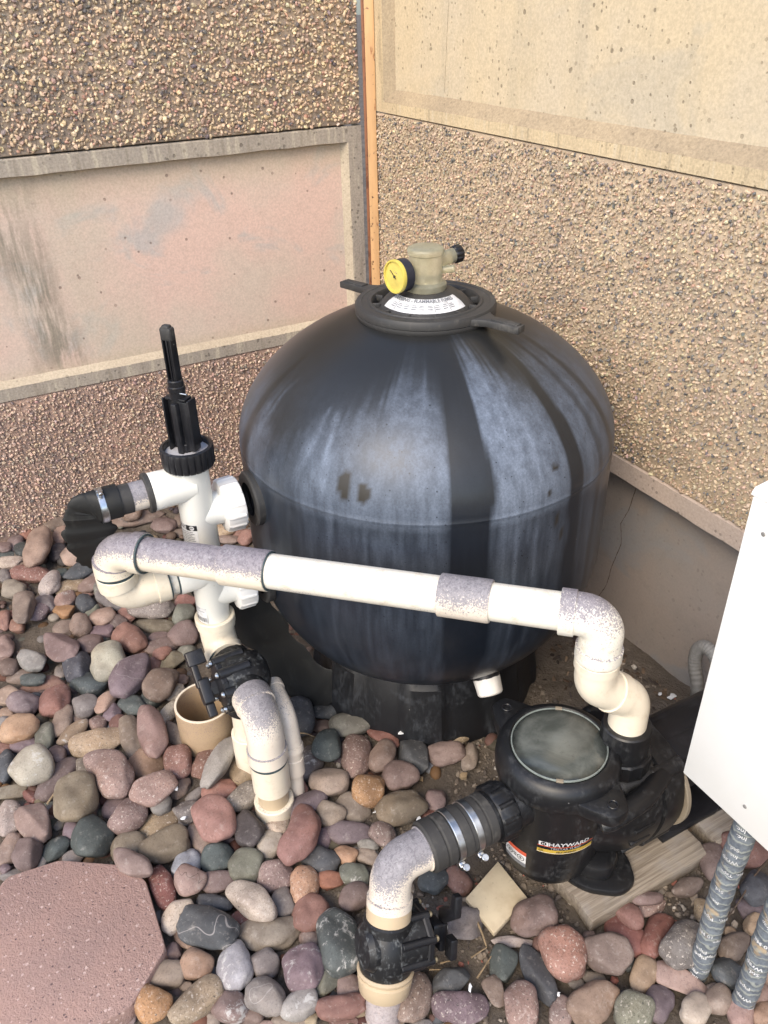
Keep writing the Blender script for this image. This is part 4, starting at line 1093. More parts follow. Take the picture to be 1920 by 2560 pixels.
prism(mb, round_poly([(-.012, -.014), (.012, -.014), (.012, .045), (-.012, .045)], .003), .014, .030, hc, HM3, .003)
prism(mb, round_poly([(-.011, -.016), (.011, -.016), (.009, -.040), (-.030, -.062), (-.034, -.095), (-.052, -.095), (-.052, -.05)], .004), .018, .034, hc, HM3, .003)
prism(mb, round_poly([(-.044, .002), (-.020, .002), (-.020, .046), (-.044, .046)], .003), .020, .036, hc, HM3, .003)
prism(mb, round_poly([(.024, .0), (.036, .0), (.036, .075), (.024, .075)], .003), .0, .014, hc, HM3, .003)
hn = mb.build('handle', M['black_clean'], fv, 35)
mb = MB(); lathe(mb, [(.0075, .030), (.0075, .033), (.0035, .033), (.0035, .031), (0, .031)], hc, fvn, 24); mb.build('screw', M['steel'], hn, 40)
low = thing('suction_pipe', onS(.8), 'tan pipe with a flared collar leaving the picture below the black front valve', 'pipe')
mb = MB(); rod(mb, onS(.625), onS(.665), .0565, 44, 0, .004, .0545); rod(mb, onS(.66), onS(.775), .0545, 44, 0, .005, .050); mb.build('reducer', M['pvc_tan'], low, 40, weather=wtop(.05))
mb = MB(); sweep(mb, resample([onS(.75), onS(1.12)], .008), .0350, 44); mb.build('pipe', M['pvc_tan'], low, 40, weather=lambda V, nz: 1.15 * np.exp(-(((V - onS(.86)) @ sd) / .030) ** 4))
mb = MB(); sweep(mb, [onS(.945), onS(1.12)], .044, 44); mb.build('coupling', M['pvc_tan'], low, 40, weather=wtop(.7))
cpl = thing('rubber_coupling', (2.045, -.915, .285), 'ribbed black rubber coupling with two steel bands at the pump inlet', 'coupling')
mb = MB(); pr = [(0, 0), (.047, 0), (.049, .003)]
for a, b in ((.003, .030), (.033, .052), (.070, .090), (.105, .128), (.130, .150)): pr += [(.0515, a + .002), (.0515, b - .002), (.0485, b), (.0485, b + .0015)]
pr += [(.050, .152), (.047, .156), (0, .156)]
pr = sorted(pr[3:-2], key=lambda q: q[1]); pr = [(0, 0), (.047, 0), (.049, .003)] + pr + [(.047, .157), (0, .157)]
lathe(mb, pr, np.array([2.045, -.992, .285]), (0, 1, 0), 56); mb.build('sleeve', M['rubber'], cpl, 30)
for y0 in (-.9385, -.8945):
    mb = MB(); tube_wall(mb, (2.045, y0, .285), (2.045, y0 + .0145, .285), .0530, .0500, 56, 0, .001); bd = mb.build('steel_band', M['steel'], cpl, 40)
    sc = np.array([2.045 + .046, y0 + .007, .285 - .036]); tgd = unit((.55, 0, .83))
    mb = MB(); rbox(mb, sc, (.016, .014, .010), .002, axes(tgd, (0, 1, 0), np.cross(tgd, (0, 1, 0)))); rod(mb, sc - tgd * .004 + [.006, 0, -.004], sc + tgd * .020 + [.006, 0, -.004], .0052, 16, 0, .001); rod(mb, sc + tgd * .016 + [.006, 0, -.004], sc + tgd * .023 + [.006, 0, -.004], .0072, 18, 0, .001)
    mb.build('clamp_screw', M['steel'], bd, 40)
# ------------------------------------------------------------------ pump
PX, PY = 2.034, -.660
PC = np.array([PX, PY, 0])
pump = thing('pool_pump', (PX, PY, .04), 'black pool pump with round cloudy lid and brand sticker, standing on a wooden board', 'pump')
def pot_r(z): return np.interp(z, [.04, .07, .11, .30, .34], [.085, .102, .110, .118, .122])
mb = MB(); lathe(mb, [(0, .036), (.060, .036), (.078, .042), (.096, .056), (.105, .08), (.110, .11), (.1145, .20), (.118, .30), (.121, .318), (.121, .33), (0, .33)], PC, seg=88)
rod(mb, (2.045, PY, .285), (2.045, -.800, .285), .050, 40, 0, .003)
rod(mb, (2.035, PY, .22), (2.040, -.50, .21), .090, 44, 0, .01)
mb.build('strainer_pot', M['black'], pump, 35)
# lid ring with two lugs
mb = MB(); lathe(mb, [(.098, .372), (.098, .384), (.103, .388), (.110, .387), (.120, .380), (.1275, .366), (.1295, .345), (.1290, .328), (.124, .322), (.114, .322)], PC, seg=88)
for a, L_, dz in ((math.radians(187), .060, .0), (math.radians(4), .056, -.004)):
    d = np.array([math.cos(a), math.sin(a), 0]); Mx = axes(d, np.cross(EZ, d), EZ)
    poly = round_poly([(.10, -.062), (.135, -.048), (.125 + L_, -.020), (.125 + L_, .020), (.135, .048), (.10, .062)], .014)
    prism(mb, poly, .330 + dz, .362 + dz, PC, Mx, .006)
lr = mb.build('lid_ring', M['black'], pump, 40)
for a, L_, dz in ((math.radians(187), .060, .0), (math.radians(4), .056, -.004)):
    d = np.array([math.cos(a), math.sin(a), 0]); m1 = MB(); tube_wall(m1, PC + d * .155 + EZ * (.355 + dz), PC + d * .155 + EZ * (.3655 + dz), .0115, .0080, 24, 0, .001)
    m1.build('lug_eye', M['black_clean'], lr, 40)
# swing handle dropping from the front lug
mb = MB(); sweep(mb, smooth_path([(2.172, -.662, .292), (2.178, -.645, .296), (2.180, -.60, .302), (2.174, -.54, .304), (2.15, -.47, .300)], 24), np.interp(np.linspace(0, 1, 24), [0, .08, .3, .6, 1], [.012, .021, .0245, .024, .020]), 20, sx=1.0, sy=.85)
mb.build('lid_handle', M['black'], pump, 40)
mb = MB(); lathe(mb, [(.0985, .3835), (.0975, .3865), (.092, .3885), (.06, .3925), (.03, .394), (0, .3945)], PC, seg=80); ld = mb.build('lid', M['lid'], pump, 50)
m1 = MB(); lathe(m1, [(.0955, .3868), (.0965, .3895), (.0985, .3890), (.0990, .3860)], PC, seg=80); m1.build('lid_rim', M['clear_rim'], ld, 40)
for a in (-45, 135): 
    m1 = MB(); d = np.array([math.cos(TH0 + math.radians(a + 38)), math.sin(TH0 + math.radians(a + 38)), 0]); rbox(m1, PC + d * .098 + EZ * .3885, (.008, .014, .004), .001, axes(d, np.cross(EZ, d), EZ)); m1.build('lid_tab', M['cream_disc'], ld, 40)
m1 = MB()
for dx_, dy_, r_ in ((.012, -.030, .019), (.050, -.004, .021), (-.046, -.012, .016)):
    for q in (r_, r_ * .6): lathe(m1, [(q - .0008, .3906), (q, .3914), (q + .0008, .3906)], PC + np.array([dx_, dy_, -.0012 * (abs(dx_) * 20)]), seg=32)
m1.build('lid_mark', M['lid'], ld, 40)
# union nut at the inlet
mb = MB(); lathe(mb, [(.03, -.006), (.050, -.006), (.0565, -.002), (.0580, .004), (.0580, .036), (.056, .040), (.03, .040)], np.array([2.045, -.797, .285]), YN, 96, rfun=lambda r, t, k: r * (1 + .045 * (1 if (k / (2 * PI) * 12) % 1 < .25 else 0)) if (r > .057 and 0 < t < .038) else r)
lathe(mb, [(.03, .040), (.050, .040), (.050, .058), (.03, .058)], np.array([2.045, -.797, .285]), YN, 48); mb.build('union_nut', M['black'], pump, 30)
# volute, seal plate, bolts
VO = np.array([2.040, -.56, .196])
mb = MB(); lathe(mb, [(0, -.11), (.098, -.10), (.112, -.06), (.128, -.02), (.138, .02), (.1395, .070), (.1395, .078), (.1350, .080), (.1350, .088), (.1410, .090), (.1410, .140), (.137, .146), (0, .146)], VO, (0, 1, 0), 96, rfun=lambda r, t, k: r * (1 + (.02 + .11 * min(1, max(0, (t + .06) / .12))) * (1 - abs(math.cos(2 * k))) ** 1.5))
for a in (45, 135, 225, 315):
    r_ = math.radians(a); c = VO + np.array([math.cos(r_) * .140, 0, math.sin(r_) * .140]); rod(mb, c + YP * .062, c + YP * .150, .0215, 20, 0, .006)
for a in range(-60, 80, 20):
    r_ = math.radians(a); d = np.array([math.cos(r_), 0, math.sin(r_)]); rbox(mb, VO + d * .136 * (1 + .09 * (1 - abs(math.cos(2 * r_))) ** 1.5) + YP * .035, (.012, .055, .008), .003, axes(d, YP, np.cross(d, YP)))
mb.build('volute', M['black'], pump, 35)
for a in (45, 135, 225, 315):
    r_ = math.radians(a); c = VO + np.array([math.cos(r_) * .141, 0, math.sin(r_) * .141]); m1 = MB(); rod(m1, c + YP * .054, c + YP * .0625, .0135, 24, 0, .002); rod(m1, c + YP * .047, c + YP * .055, .0085, 6, 0, .001); m1.build('bolt', M['brass'], pump, 40)
mb = MB(); rod(mb, VO + YP * .145 + [.030, 0, -.006], VO + YP * .157 + [.030, 0, -.006], .120, 56, 0, .002); mb.build('seal_plate', M['cream_disc'], pump, 40)
mb = MB(); rod(mb, VO + YP * .157, VO + YP * .44, .080, 40, 0, .01); rbox(mb, VO + np.array([.02, .26, .01]), (.13, .21, .13), .012); rbox(mb, VO + np.array([.03, .26, -.148]), (.17, .24, .014), .004); mb.build('motor', M['black_clean'], pump, 35)
mb = MB(); V_, F_ = text_flat('DO NOT', .013, True); Vr = V_ @ rotz(-.9).T; mb.add(Vr + np.array([2.030, -.395, .2755]), F_, 0); mb.build('printed_label', M['label_text_grey'], pump, 60, fix=False)
# discharge
DP = np.array([2.085, -.530, 0])
mb = MB(); rod(mb, DP + EZ * .20, DP + EZ * .318, .046, 40, 0, .003); lathe(mb, [(.03, .312), (.056, .312), (.0585, .316), (.0585, .352), (.056, .356), (.03, .356)], DP, seg=90, rfun=lambda r, t, k: r * (1 + .035 * (1 if (k / (2 * PI) * 12) % 1 < .25 else 0)) if r > .057 else r)
rod(mb, DP + EZ * .350, DP + EZ * .425, .0510, 44, 0, .003); mb.build('discharge_union', M['black'], pump, 30)
# feet
mb = MB(); prism(mb, round_poly([(2.05, -.65), (2.118, -.676), (2.168, -.652), (2.212, -.595), (2.205, -.548), (2.15, -.52), (2.05, -.52)], .022), .043, .062, (0, 0, 0), np.eye(3), .006)
prism(mb, round_poly([(2.05, -.64), (2.11, -.655), (2.155, -.635), (2.178, -.60), (2.15, -.55), (2.05, -.55)], .022), .055, .10, (0, 0, 0), np.eye(3), .014)
mb.build('foot', M['black'], pump, 35)
mb = MB(); prism(mb, round_poly([(1.96, -.40), (2.150, -.40), (2.158, -.245), (2.13, -.225), (1.96, -.225)], .02), .044, .058, (0, 0, 0), np.eye(3), .003); mb.build('motor_base', M['black_clean'], pump, 35)
# brand sticker and warning stickers, printed round the pot
ps = lambda z: pot_r(z)
th1 = -.50
mb = MB()
def st(VF, du, dv, lift, mi): wrap(mb, VF, du, dv, PC, th1, .108, lift, mi, 0, ps)
st(rect_flat(.115, .034, 26, 4), .012, .2035, .0006, 1); st(rect_flat(.115, .0125, 26, 2), .012, .1895, .0009, 3); st(rect_flat(.115, .0022, 26, 1), .012, .2060, .0010, 2)
st(rect_flat(.115, .0012, 26, 1), .012, .1850, .0010, 0); st(rect_flat(.0185, .0125, 6, 2), -.034, .2135, .0010, 0); st(disc_flat(.0055), -.034, .2135, .0013, 1); st(rect_flat(.0012, .0060, 1, 1), -.0358, .2135, .0016, 0); st(rect_flat(.0012, .0060, 1, 1), -.0322, .2135, .0016, 0); st(rect_flat(.0036, .0012, 1, 1), -.034, .2135, .0016, 0)
st(text_flat('HAYWARD', .0165, True), .017, .2137, .0013, 0); st(text_flat('TRISTAR PUMP', .0092), .010, .2005, .0013, 4); st(text_flat('SELF PRIMING', .0066, True), .012, .1893, .0013, 1)
st(disc_flat(.0042, .0034), -.038, .1900, .0013, 1); st(text_flat('UL', .0042, True), -.038, .1900, .0013, 1)
mb.build('brand_sticker', [M['label_white'], M['label_black'], M['label_red'], M['label_gold'], M['label_text_grey']], pump, 60, fix=False)
mb = MB(); th2 = -1.36
def st2(VF, du, dv, lift, mi): wrap(mb, VF, du, dv, PC, th2, .104, lift, mi, 0, ps)
st2(rect_flat(.052, .012, 14, 2), 0, .150, .0006, 2); st2(rect_flat(.052, .026, 14, 2), 0, .131, .0006, 0); st2(rect_flat(.052, .014, 14, 2), 0, .111, .0006, 5)
for du in (-.014, .014): st2(disc_flat(.0085, .0070), du, .131, .0010, 1); st2(rect_flat(.009, .0018, 2, 1), du, .131, .0010, 1); st2(rect_flat(.002, .008, 1, 1), du, .131, .0011, 1)
st2(rect_flat(.008, .003, 1, 1), 0, .134, .0010, 1); st2(rect_flat(.006, .003, 1, 1), .001, .1285, .0010, 1)
mb.build('warning_sticker', [M['label_white'], M['label_black'], M['label_red'], M['label_gold'], M['label_text_grey'], M['label_grey']], pump, 60, fix=False)
mb = MB(); wrap(mb, rect_flat(.062, .032, 14, 2), 0, .275, PC, -1.44, .110, .0008, 0, 0, ps)
for i in range(4): wrap(mb, rect_flat(.050, .0016, 8, 1), 0, .285 - i * .0065, PC, -1.44, .110, .0012, 1, 0, ps)
mb.build('rating_plate', [M['metal_label'], M['label_grey']], pump, 60, fix=False)

# ------------------------------------------------------------------ boards, tile, slab
def plank(name, poly, z0, z1, label, seed):
    mb = MB(); prism(mb, poly, z0, z1, (0, 0, 0), np.eye(3), .002)
    o = mb.build(name, M['wood'], None, 30, origin=(np.mean([p[0] for p in poly]), np.mean([p[1] for p in poly]), z0))
    return tag(o, label, 'plank')
rr = np.random.default_rng(4)
side = [(2.222 + rr.normal(0, .0012), y) for y in np.linspace(-.672, -.352, 14)]
plank('wooden_plank', [(2.06, -.684), (2.112, -.688), (2.160, -.678), (2.223, -.684)] + side + [(2.195, -.342), (2.06, -.342)], .004, .043, 'weathered grey board under the pump foot, nearer of the two boards', 1)
plank('wooden_plank', [(1.99, -.309), (2.214, -.309), (2.218, -.300), (2.203, -.225), (1.99, -.225)], .004, .043, 'weathered grey board under the motor end of the pump, below the white cabinet', 2)
mb = MB(); prism(mb, [(1.995, -.762), (2.035, -.876), (2.131, -.868), (2.100, -.758)], .006, .020, (0, 0, 0), np.eye(3), .0015)
tag(mb.build('ceramic_tile', M['tile'], None, 30, origin=(2.065, -.816, .006)), 'square beige tile lying flat on the soil in front of the pump', 'tile')
mb = MB(); prism(mb, round_poly([(1.502, -1.75), (1.516, -1.640), (1.600, -1.516), (1.664, -1.480), (1.840, -1.484), (1.922, -1.578), (1.925, -1.74), (1.84, -1.86), (1.60, -1.86)], .012), -.01, .046, (0, 0, 0), np.eye(3), .005)
sl = mb.build('stepping_stone', M['slab'], None, 40, origin=(1.71, -1.66, 0))
tag(sl, 'pink gritty many-sided stepping stone at the bottom left, ringed by river stones', 'stepping stone')

# ------------------------------------------------------------------ cabinet, taped pipes, conduit
cb = thing('electrical_cabinet', (2.45, -.58, .50), 'plain white sheet metal cabinet at the right edge, above the pump motor', 'cabinet')
mb = MB(); rbox(mb, (2.273 + .19, -.5625, .7915), (.38, .045, .583), .003); mb.build('cabinet_body', M['cabinet'], cb, 40)
mb = MB(); prism(mb, [(-.024, 0), (.026, 0), (.026, .003), (.012, .016), (-.018, .012), (-.024, .004)], -.193, .193, (2.463, -.5615, 1.083), axes((0, 1, 0), (0, 0, 1), (1, 0, 0)), .001); mb.build('rain_cap', M['cabinet'], cb, 30)
for x_, z_ in ((2.3045, 1.035), (2.400, .548), (2.56, 1.04)):
    m1 = MB(); rod(m1, (x_, -.584, z_), (x_, -.5868, z_), .0036, 14, 0, .001); m1.build('screw', M['conduit'], cb, 40)
def taped(x, y, top, label, seed):
    t = thing('taped_pipe', (x, y, 0), label, 'pipe', 'pipes wrapped in printed tape')
    r = np.random.default_rng(seed); zs = np.linspace(-.03, top, 60); mb = MB()
    sweep(mb, np.stack([x + .0015 * np.sin(zs * 17), y + .0015 * np.cos(zs * 13), zs], 1), .0205 + .0013 * np.abs(np.sin(zs * 62)) + r.normal(0, .0004, 60), 28)
    mb.build('pipe', M['tape'], t, 60)
    mb = MB(); words = ['Pipe', 'Inc.', 'Wrap', 'Inc.', '10 Mil', 'Pipe', 'Std.', 'Tape', 'Pipe', 'Wrap', 'Inc.']
    for i in range(int(top / .0165)):
        z = .02 + i * .0175
        for k in range(2):
            if r.random() < .50 or (k and r.random() < .55): continue
            wrap(mb, text_flat(words[r.integers(len(words))], .0135 * r.uniform(.75, 1.1), True), 0, z + .004 * k, np.array([x, y, 0]), TH0 - .75 + k * 1.1 + r.normal(0, .12), .0225, .0007, 0, PI + r.normal(0, .10))
    tag(mb.build('tape_print', M['label_white'], t, 60, fix=False), None, None, None, 'stuff')
    return t
taped(2.390, -.549, .51, 'taped grey pipe with upside-down white print, rising to the cabinet from between the stones', 3)
taped(2.482, -.530, .51, 'taped grey pipe at the very right edge, lower right of its twin', 4)
mb = MB(); pth = smooth_path([(1.915, -.052, -.02), (1.890, -.052, .12), (1.862, -.05, .19), (1.862, -.05, .238), (1.882, -.05, .262), (1.912, -.05, .255), (1.935, -.05, .22), (1.95, -.05, .14), (1.96, -.05, 0)], 150)
sweep(mb, pth, .0172 + .0009 * np.sin(np.arange(150) * 1.7), 24)
cn = mb.build('flexible_conduit', M['conduit'], None, 60, origin=(1.91, -.05, 0)); tag(cn, 'ribbed grey flexible conduit looping up against the wall behind the white cabinet', 'conduit')
# ------------------------------------------------------------------ river stones
PALETTE = {  # key: (albedo, words)
 'br': ((.245, .185, .155), 'brown'), 'wb': ((.30, .205, .155), 'warm brown'), 'tp': ((.36, .265, .215), 'pinkish tan'), 'rb': ((.24, .135, .11), 'reddish brown'),
 'pk': ((.34, .235, .205), 'pink'), 'pr': ((.32, .175, .145), 'salmon red'), 'rd': ((.225, .098, .082), 'brick red'), 'gy': ((.235, .215, .205), 'grey'),
 'dg': ((.085, .093, .105), 'dark slate'), 'dn': ((.082, .10, .10), 'dark green'), 'gn': ((.20, .205, .165), 'greenish grey'), 'ol': ((.22, .19, .135), 'olive'),
 'tn': ((.38, .295, .20), 'tan'), 'tg': ((.30, .25, .205), 'greyish tan'), 'cr': ((.46, .38, .26), 'cream'), 'pe': ((.46, .285, .18), 'peach'),
 'or': ((.38, .215, .105), 'orange'), 'sa': ((.34, .155, .105), 'orange red'), 'pu': ((.20, .155, .175), 'purple grey'), 'mv': ((.215, .155, .145), 'mauve'),
 'mp': ((.29, .205, .18), 'mauve pink'), 'lg': ((.38, .345, .325), 'light grey'), 'lb': ((.36, .375, .41), 'pale blue grey'), 'wt': ((.50, .44, .37), 'whitish'),
 'bk': ((.072, .062, .066), 'blackish'), 'pg': ((.40, .385, .31), 'pale green grey')}
# tile origin and zoom, then: x y length width tilt colour [texture letter][shape letter]
TILES = [
(0, 1280, 3.456, '''490 75 240 180 20 br;320 90 190 90 10 mv;225 170 140 150 70 sa;325 160 90 80 20 mv;130 280 160 135 30 mv;30 300 130 90 0 mv;190 330 130 130 50 dn;325 300 320 215 72 tp;530 185 220 150 80 tp;60 370 150 70 0 dn;85 435 205 110 5 wt s;505 360 160 150 50 bk;270 535 360 170 -5 rb s;75 530 110 90 0 br;40 550 110 100 90 gy;435 620 235 175 50 lg s;120 675 240 165 0 tg;605 380 170 150 -60 tp;740 370 170 90 -20 gy;700 500 310 130 28 dg;540 530 110 80 0 dn;830 530 190 110 20 gy;620 650 290 140 15 tn s;780 630 190 130 20 br;885 640 180 130 60 gn;565 760 190 150 30 pk l;740 790 170 150 -20 dg;735 710 150 70 5 rb;540 860 180 110 5 or a;390 790 180 170 -40 gy;210 840 240 180 80 br a;335 870 200 130 35 pu s;40 940 160 110 85 pr;150 990 150 120 -10 rb;90 890 90 70 0 rd a;950 760 260 140 -20 gy;1010 740 160 90 -20 rb;1300 820 385 195 -5 gy s;1085 870 185 120 -45 pr;800 860 140 80 40 gn;895 900 235 160 10 tp;695 975 190 180 60 br c;560 1010 210 130 10 br;870 1030 230 120 10 pu;1350 985 330 120 -4 ol;1590 880 200 170 40 gn;1580 1050 250 200 10 mv;1120 1090 300 220 -30 rb;1040 940 140 110 0 br;1380 1080 180 90 5 mv;1390 1160 325 135 12 mv;1190 1200 200 130 -30 rb;1400 1220 165 115 20 pr;1490 1290 240 150 20 ol ra;1620 1210 160 120 0 gn;530 1180 310 260 -30 mv a;785 1140 240 190 10 mv;930 1290 310 295 60 pg;1120 1405 420 260 52 pu v;1290 1390 300 170 55 rb;670 1330 260 220 50 dg a;280 1290 270 190 -15 gy a;80 1340 190 170 -20 br;180 1420 240 130 10 br;45 1180 200 160 80 mp;280 1450 215 110 5 dn;370 1490 380 115 12 rb a;520 1380 140 100 80 gy;760 1480 310 205 -10 dn;1390 1470 330 230 45 br;1570 1450 120 100 30 br;1500 1560 210 170 20 wt sa;1320 1610 230 160 40 dn;1190 55 460 115 12 br;1420 110 215 130 5 mv;1070 80 150 70 0 gy;1550 80 120 100 80 br;1545 180 130 70 5 br;1010 950 160 110 0 mv'''),
(140, 1160, 2.765, '''1085 105 130 120 80 mv;1165 55 120 70 0 mv;1240 45 120 80 0 rb;1220 15 170 60 0 tn a;1170 450 135 100 10 tn s;1265 480 115 75 0 rb;1315 510 120 90 30 pr;1190 520 140 65 0 br;530 330 140 110 30 br;890 965 150 110 15 pr a;800 905 120 70 10 br'''),
(0, 1720, 3.456, '''70 75 230 170 10 tp;200 125 270 195 0 pu;470 110 300 240 40 rb;740 150 225 200 20 gy;910 120 235 130 50 tp;1150 155 220 165 -15 dn;980 220 175 130 45 pu ra;840 300 150 140 0 mp s;540 285 265 170 70 br;690 270 150 110 0 br;170 350 350 225 18 pe;385 410 230 160 75 gn;60 220 150 110 10 wb;40 290 110 90 0 gy;630 390 315 150 38 tn l;1010 300 165 115 60 rb;840 480 475 230 18 cr s;1140 420 375 215 -72 tg;1310 370 440 240 -75 mp;1445 230 240 130 60 wt s;1545 430 320 150 -45 tg;205 500 245 135 10 pu;505 570 170 145 -60 mv;30 520 130 100 0 rb;268 670 375 310 25 pg l;45 690 280 190 80 dg;490 790 475 195 48 mv;740 680 190 170 60 tg s;960 725 470 330 -55 mp sk;1250 670 330 255 10 wb;1540 645 265 240 80 pr s;1330 880 410 260 25 pk s;655 960 440 340 60 ol;720 990 330 290 75 br a;80 900 320 140 12 ol a;260 940 130 100 -60 rd a;235 1030 90 80 0 rd a;85 1130 320 200 75 lg s;300 1180 340 290 -70 mp a;80 1390 305 165 60 tp;235 1440 300 230 68 mv a;475 1390 275 160 38 dn;325 1570 250 125 60 gy;630 1240 205 170 30 pu;800 1300 390 335 50 dn;1010 1030 270 175 40 pu;1120 1110 370 260 50 mp s;1380 1175 400 215 33 tn s;1420 1355 425 265 22 ol;1110 1370 320 230 25 ol;1150 1520 370 215 -25 mp u;900 970 120 85 20 rd a;1560 860 220 130 45 br ra;1390 1010 190 170 40 gy;120 1620 220 110 5 gy a;20 1590 110 90 90 br;1590 1090 200 180 0 gy sa;40 1560 100 90 0 pu;640 1460 200 110 20 gy'''),
(320, 2080, 3.456, '''303 485 400 205 -72 rd s;512 265 285 225 60 lb;530 430 280 250 30 pk c;770 222 290 230 25 dn;1020 290 315 275 50 gn c;770 437 335 195 10 mv;1080 590 475 275 -36 wt s;1275 382 315 255 20 mp s;1522 460 345 250 80 pe s;425 722 350 205 55 wt s;690 825 510 350 -15 dg v;750 610 310 140 -8 dg;1010 770 250 170 0 rd;1220 890 550 275 10 tg k;1330 620 240 220 90 gy;332 1225 350 250 5 tg k;585 1150 295 275 0 wb;380 1040 170 140 40 mv a;530 945 290 150 -20 wb;920 1170 440 310 84 lb l;1180 1130 270 240 90 gy;1195 1430 380 330 -50 gy v;1510 1170 400 340 80 pu l;590 1465 530 260 38 tn s;205 1500 340 310 40 or s;880 1505 330 280 -25 mv l;1475 1490 350 240 35 lg l;30 1570 180 100 80 mv;680 1620 230 150 0 tg;1060 1580 230 180 0 br;1430 1625 370 150 0 tg;1570 720 340 290 60 pr;1580 920 200 150 0 br;1630 1340 210 150 90 gn;500 1330 130 90 0 br;1190 1655 150 70 0 pk'''),
(360, 1760, 3.456, '''545 480 355 205 58 rb s;855 572 285 225 85 tn c;650 745 305 185 18 pr;855 812 320 205 30 tg s;620 1005 395 340 -65 pr;910 1090 320 270 -70 bk a;1155 1050 230 205 -20 wt s;1085 1210 255 240 60 wt;1360 1130 530 275 68 pr k;1410 862 370 200 30 pu;1315 710 205 165 -35 rb;1445 510 325 210 72 gy l;488 1162 290 180 -58 mp;380 930 210 190 0 gy sa;440 790 180 90 40 gy;650 500 470 170 58 lg ra;150 870 210 130 35 gy'''),
(700, 1740, 3.456, '''150 180 330 280 90 dg;410 133 265 145 5 dg;610 235 355 220 12 gn;370 260 160 110 0 br;885 345 310 150 -35 rd a;660 528 395 280 85 mp s;885 518 290 210 68 br;1140 500 345 250 -60 dg a;1040 685 315 275 0 mv;1440 490 310 205 6 mv;1565 280 290 200 50 tn sa;400 440 260 250 90 dn;425 745 340 255 12 tg;765 797 285 270 60 or s;1050 970 430 290 10 ol;1345 890 190 170 90 mv;1330 1020 215 110 15 rd;620 975 310 240 -20 tg;437 1018 235 215 -30 tg;585 1187 405 205 -4 pu;890 1197 240 215 -55 mp s;560 1370 210 160 -20 pe;340 1410 335 240 -25 dg;750 1390 200 135 -10 tg;425 1592 240 165 -5 sa;640 1550 255 195 -5 gn l;760 1290 180 120 0 gy;370 1230 190 150 80 pu;1330 1590 260 230 60 dn;1540 1590 260 195 -55 rb;1640 530 220 140 80 tg;250 270 170 110 30 br;510 360 120 80 0 bk'''),
(760, 2080, 3.456, '''445 555 300 230 40 mv;297 930 595 370 -78 dn l;175 1312 255 225 35 gn a;404 1347 245 230 60 mp;310 1512 430 225 8 rb;945 1430 470 310 78 br s;1350 1530 480 300 0 pu s;1265 1290 335 230 25 dg a;1390 810 330 270 60 gy ra;340 1642 250 110 0 rb;60 930 160 130 0 br;40 1620 150 120 0 tn;1030 1652 230 90 0 gy'''),
(1180, 2080, 3.456, '''527 732 385 330 10 mv;790 1042 490 370 -65 pr sw;1165 1042 430 360 -35 br a;1332 890 430 260 -38 rd;1370 722 290 190 -45 rb;1590 890 400 235 68 rd;1550 655 240 150 20 mp s;1485 1232 335 220 75 tn;1045 1480 460 360 28 wb;425 1490 440 280 -82 mp s;265 1140 310 230 85 dn a;570 1235 540 220 -58 dg a;210 1385 250 180 -60 br ra;1400 1545 370 330 90 gn s;1610 1490 340 250 85 pu;1040 1262 230 110 -15 tg;360 950 370 95 -4 lg ra;1005 930 170 110 80 mv;770 1560 290 200 85 mp s;1355 1120 160 90 80 dg;900 1310 140 90 0 gy;1325 1412 140 85 0 dg;570 970 150 100 80 rb'''),
(1560, 2000, 3.95, '''600 1420 490 425 50 gy sl;790 1110 285 180 -72 tn s;880 612 405 270 -65 mv;1190 505 480 320 -18 rb;1320 880 350 320 90 dg;1250 1080 310 220 -30 pu;1085 1440 320 275 40 br;1020 1700 370 265 -48 dg;570 1790 530 260 -22 pk a;710 2070 335 290 80 wt;930 1970 310 260 90 br;870 1870 170 120 0 br;1140 2110 330 270 -60 pk;1340 1930 250 220 80 mp;1360 2120 250 230 0 wb;1280 1230 210 190 90 tn ra;1270 1460 170 110 85 rb;620 862 310 200 20 br r;210 970 340 150 0 mv;1395 1700 260 140 88 wb;1040 1290 130 110 0 tn a;985 1900 200 150 85 dg''')]

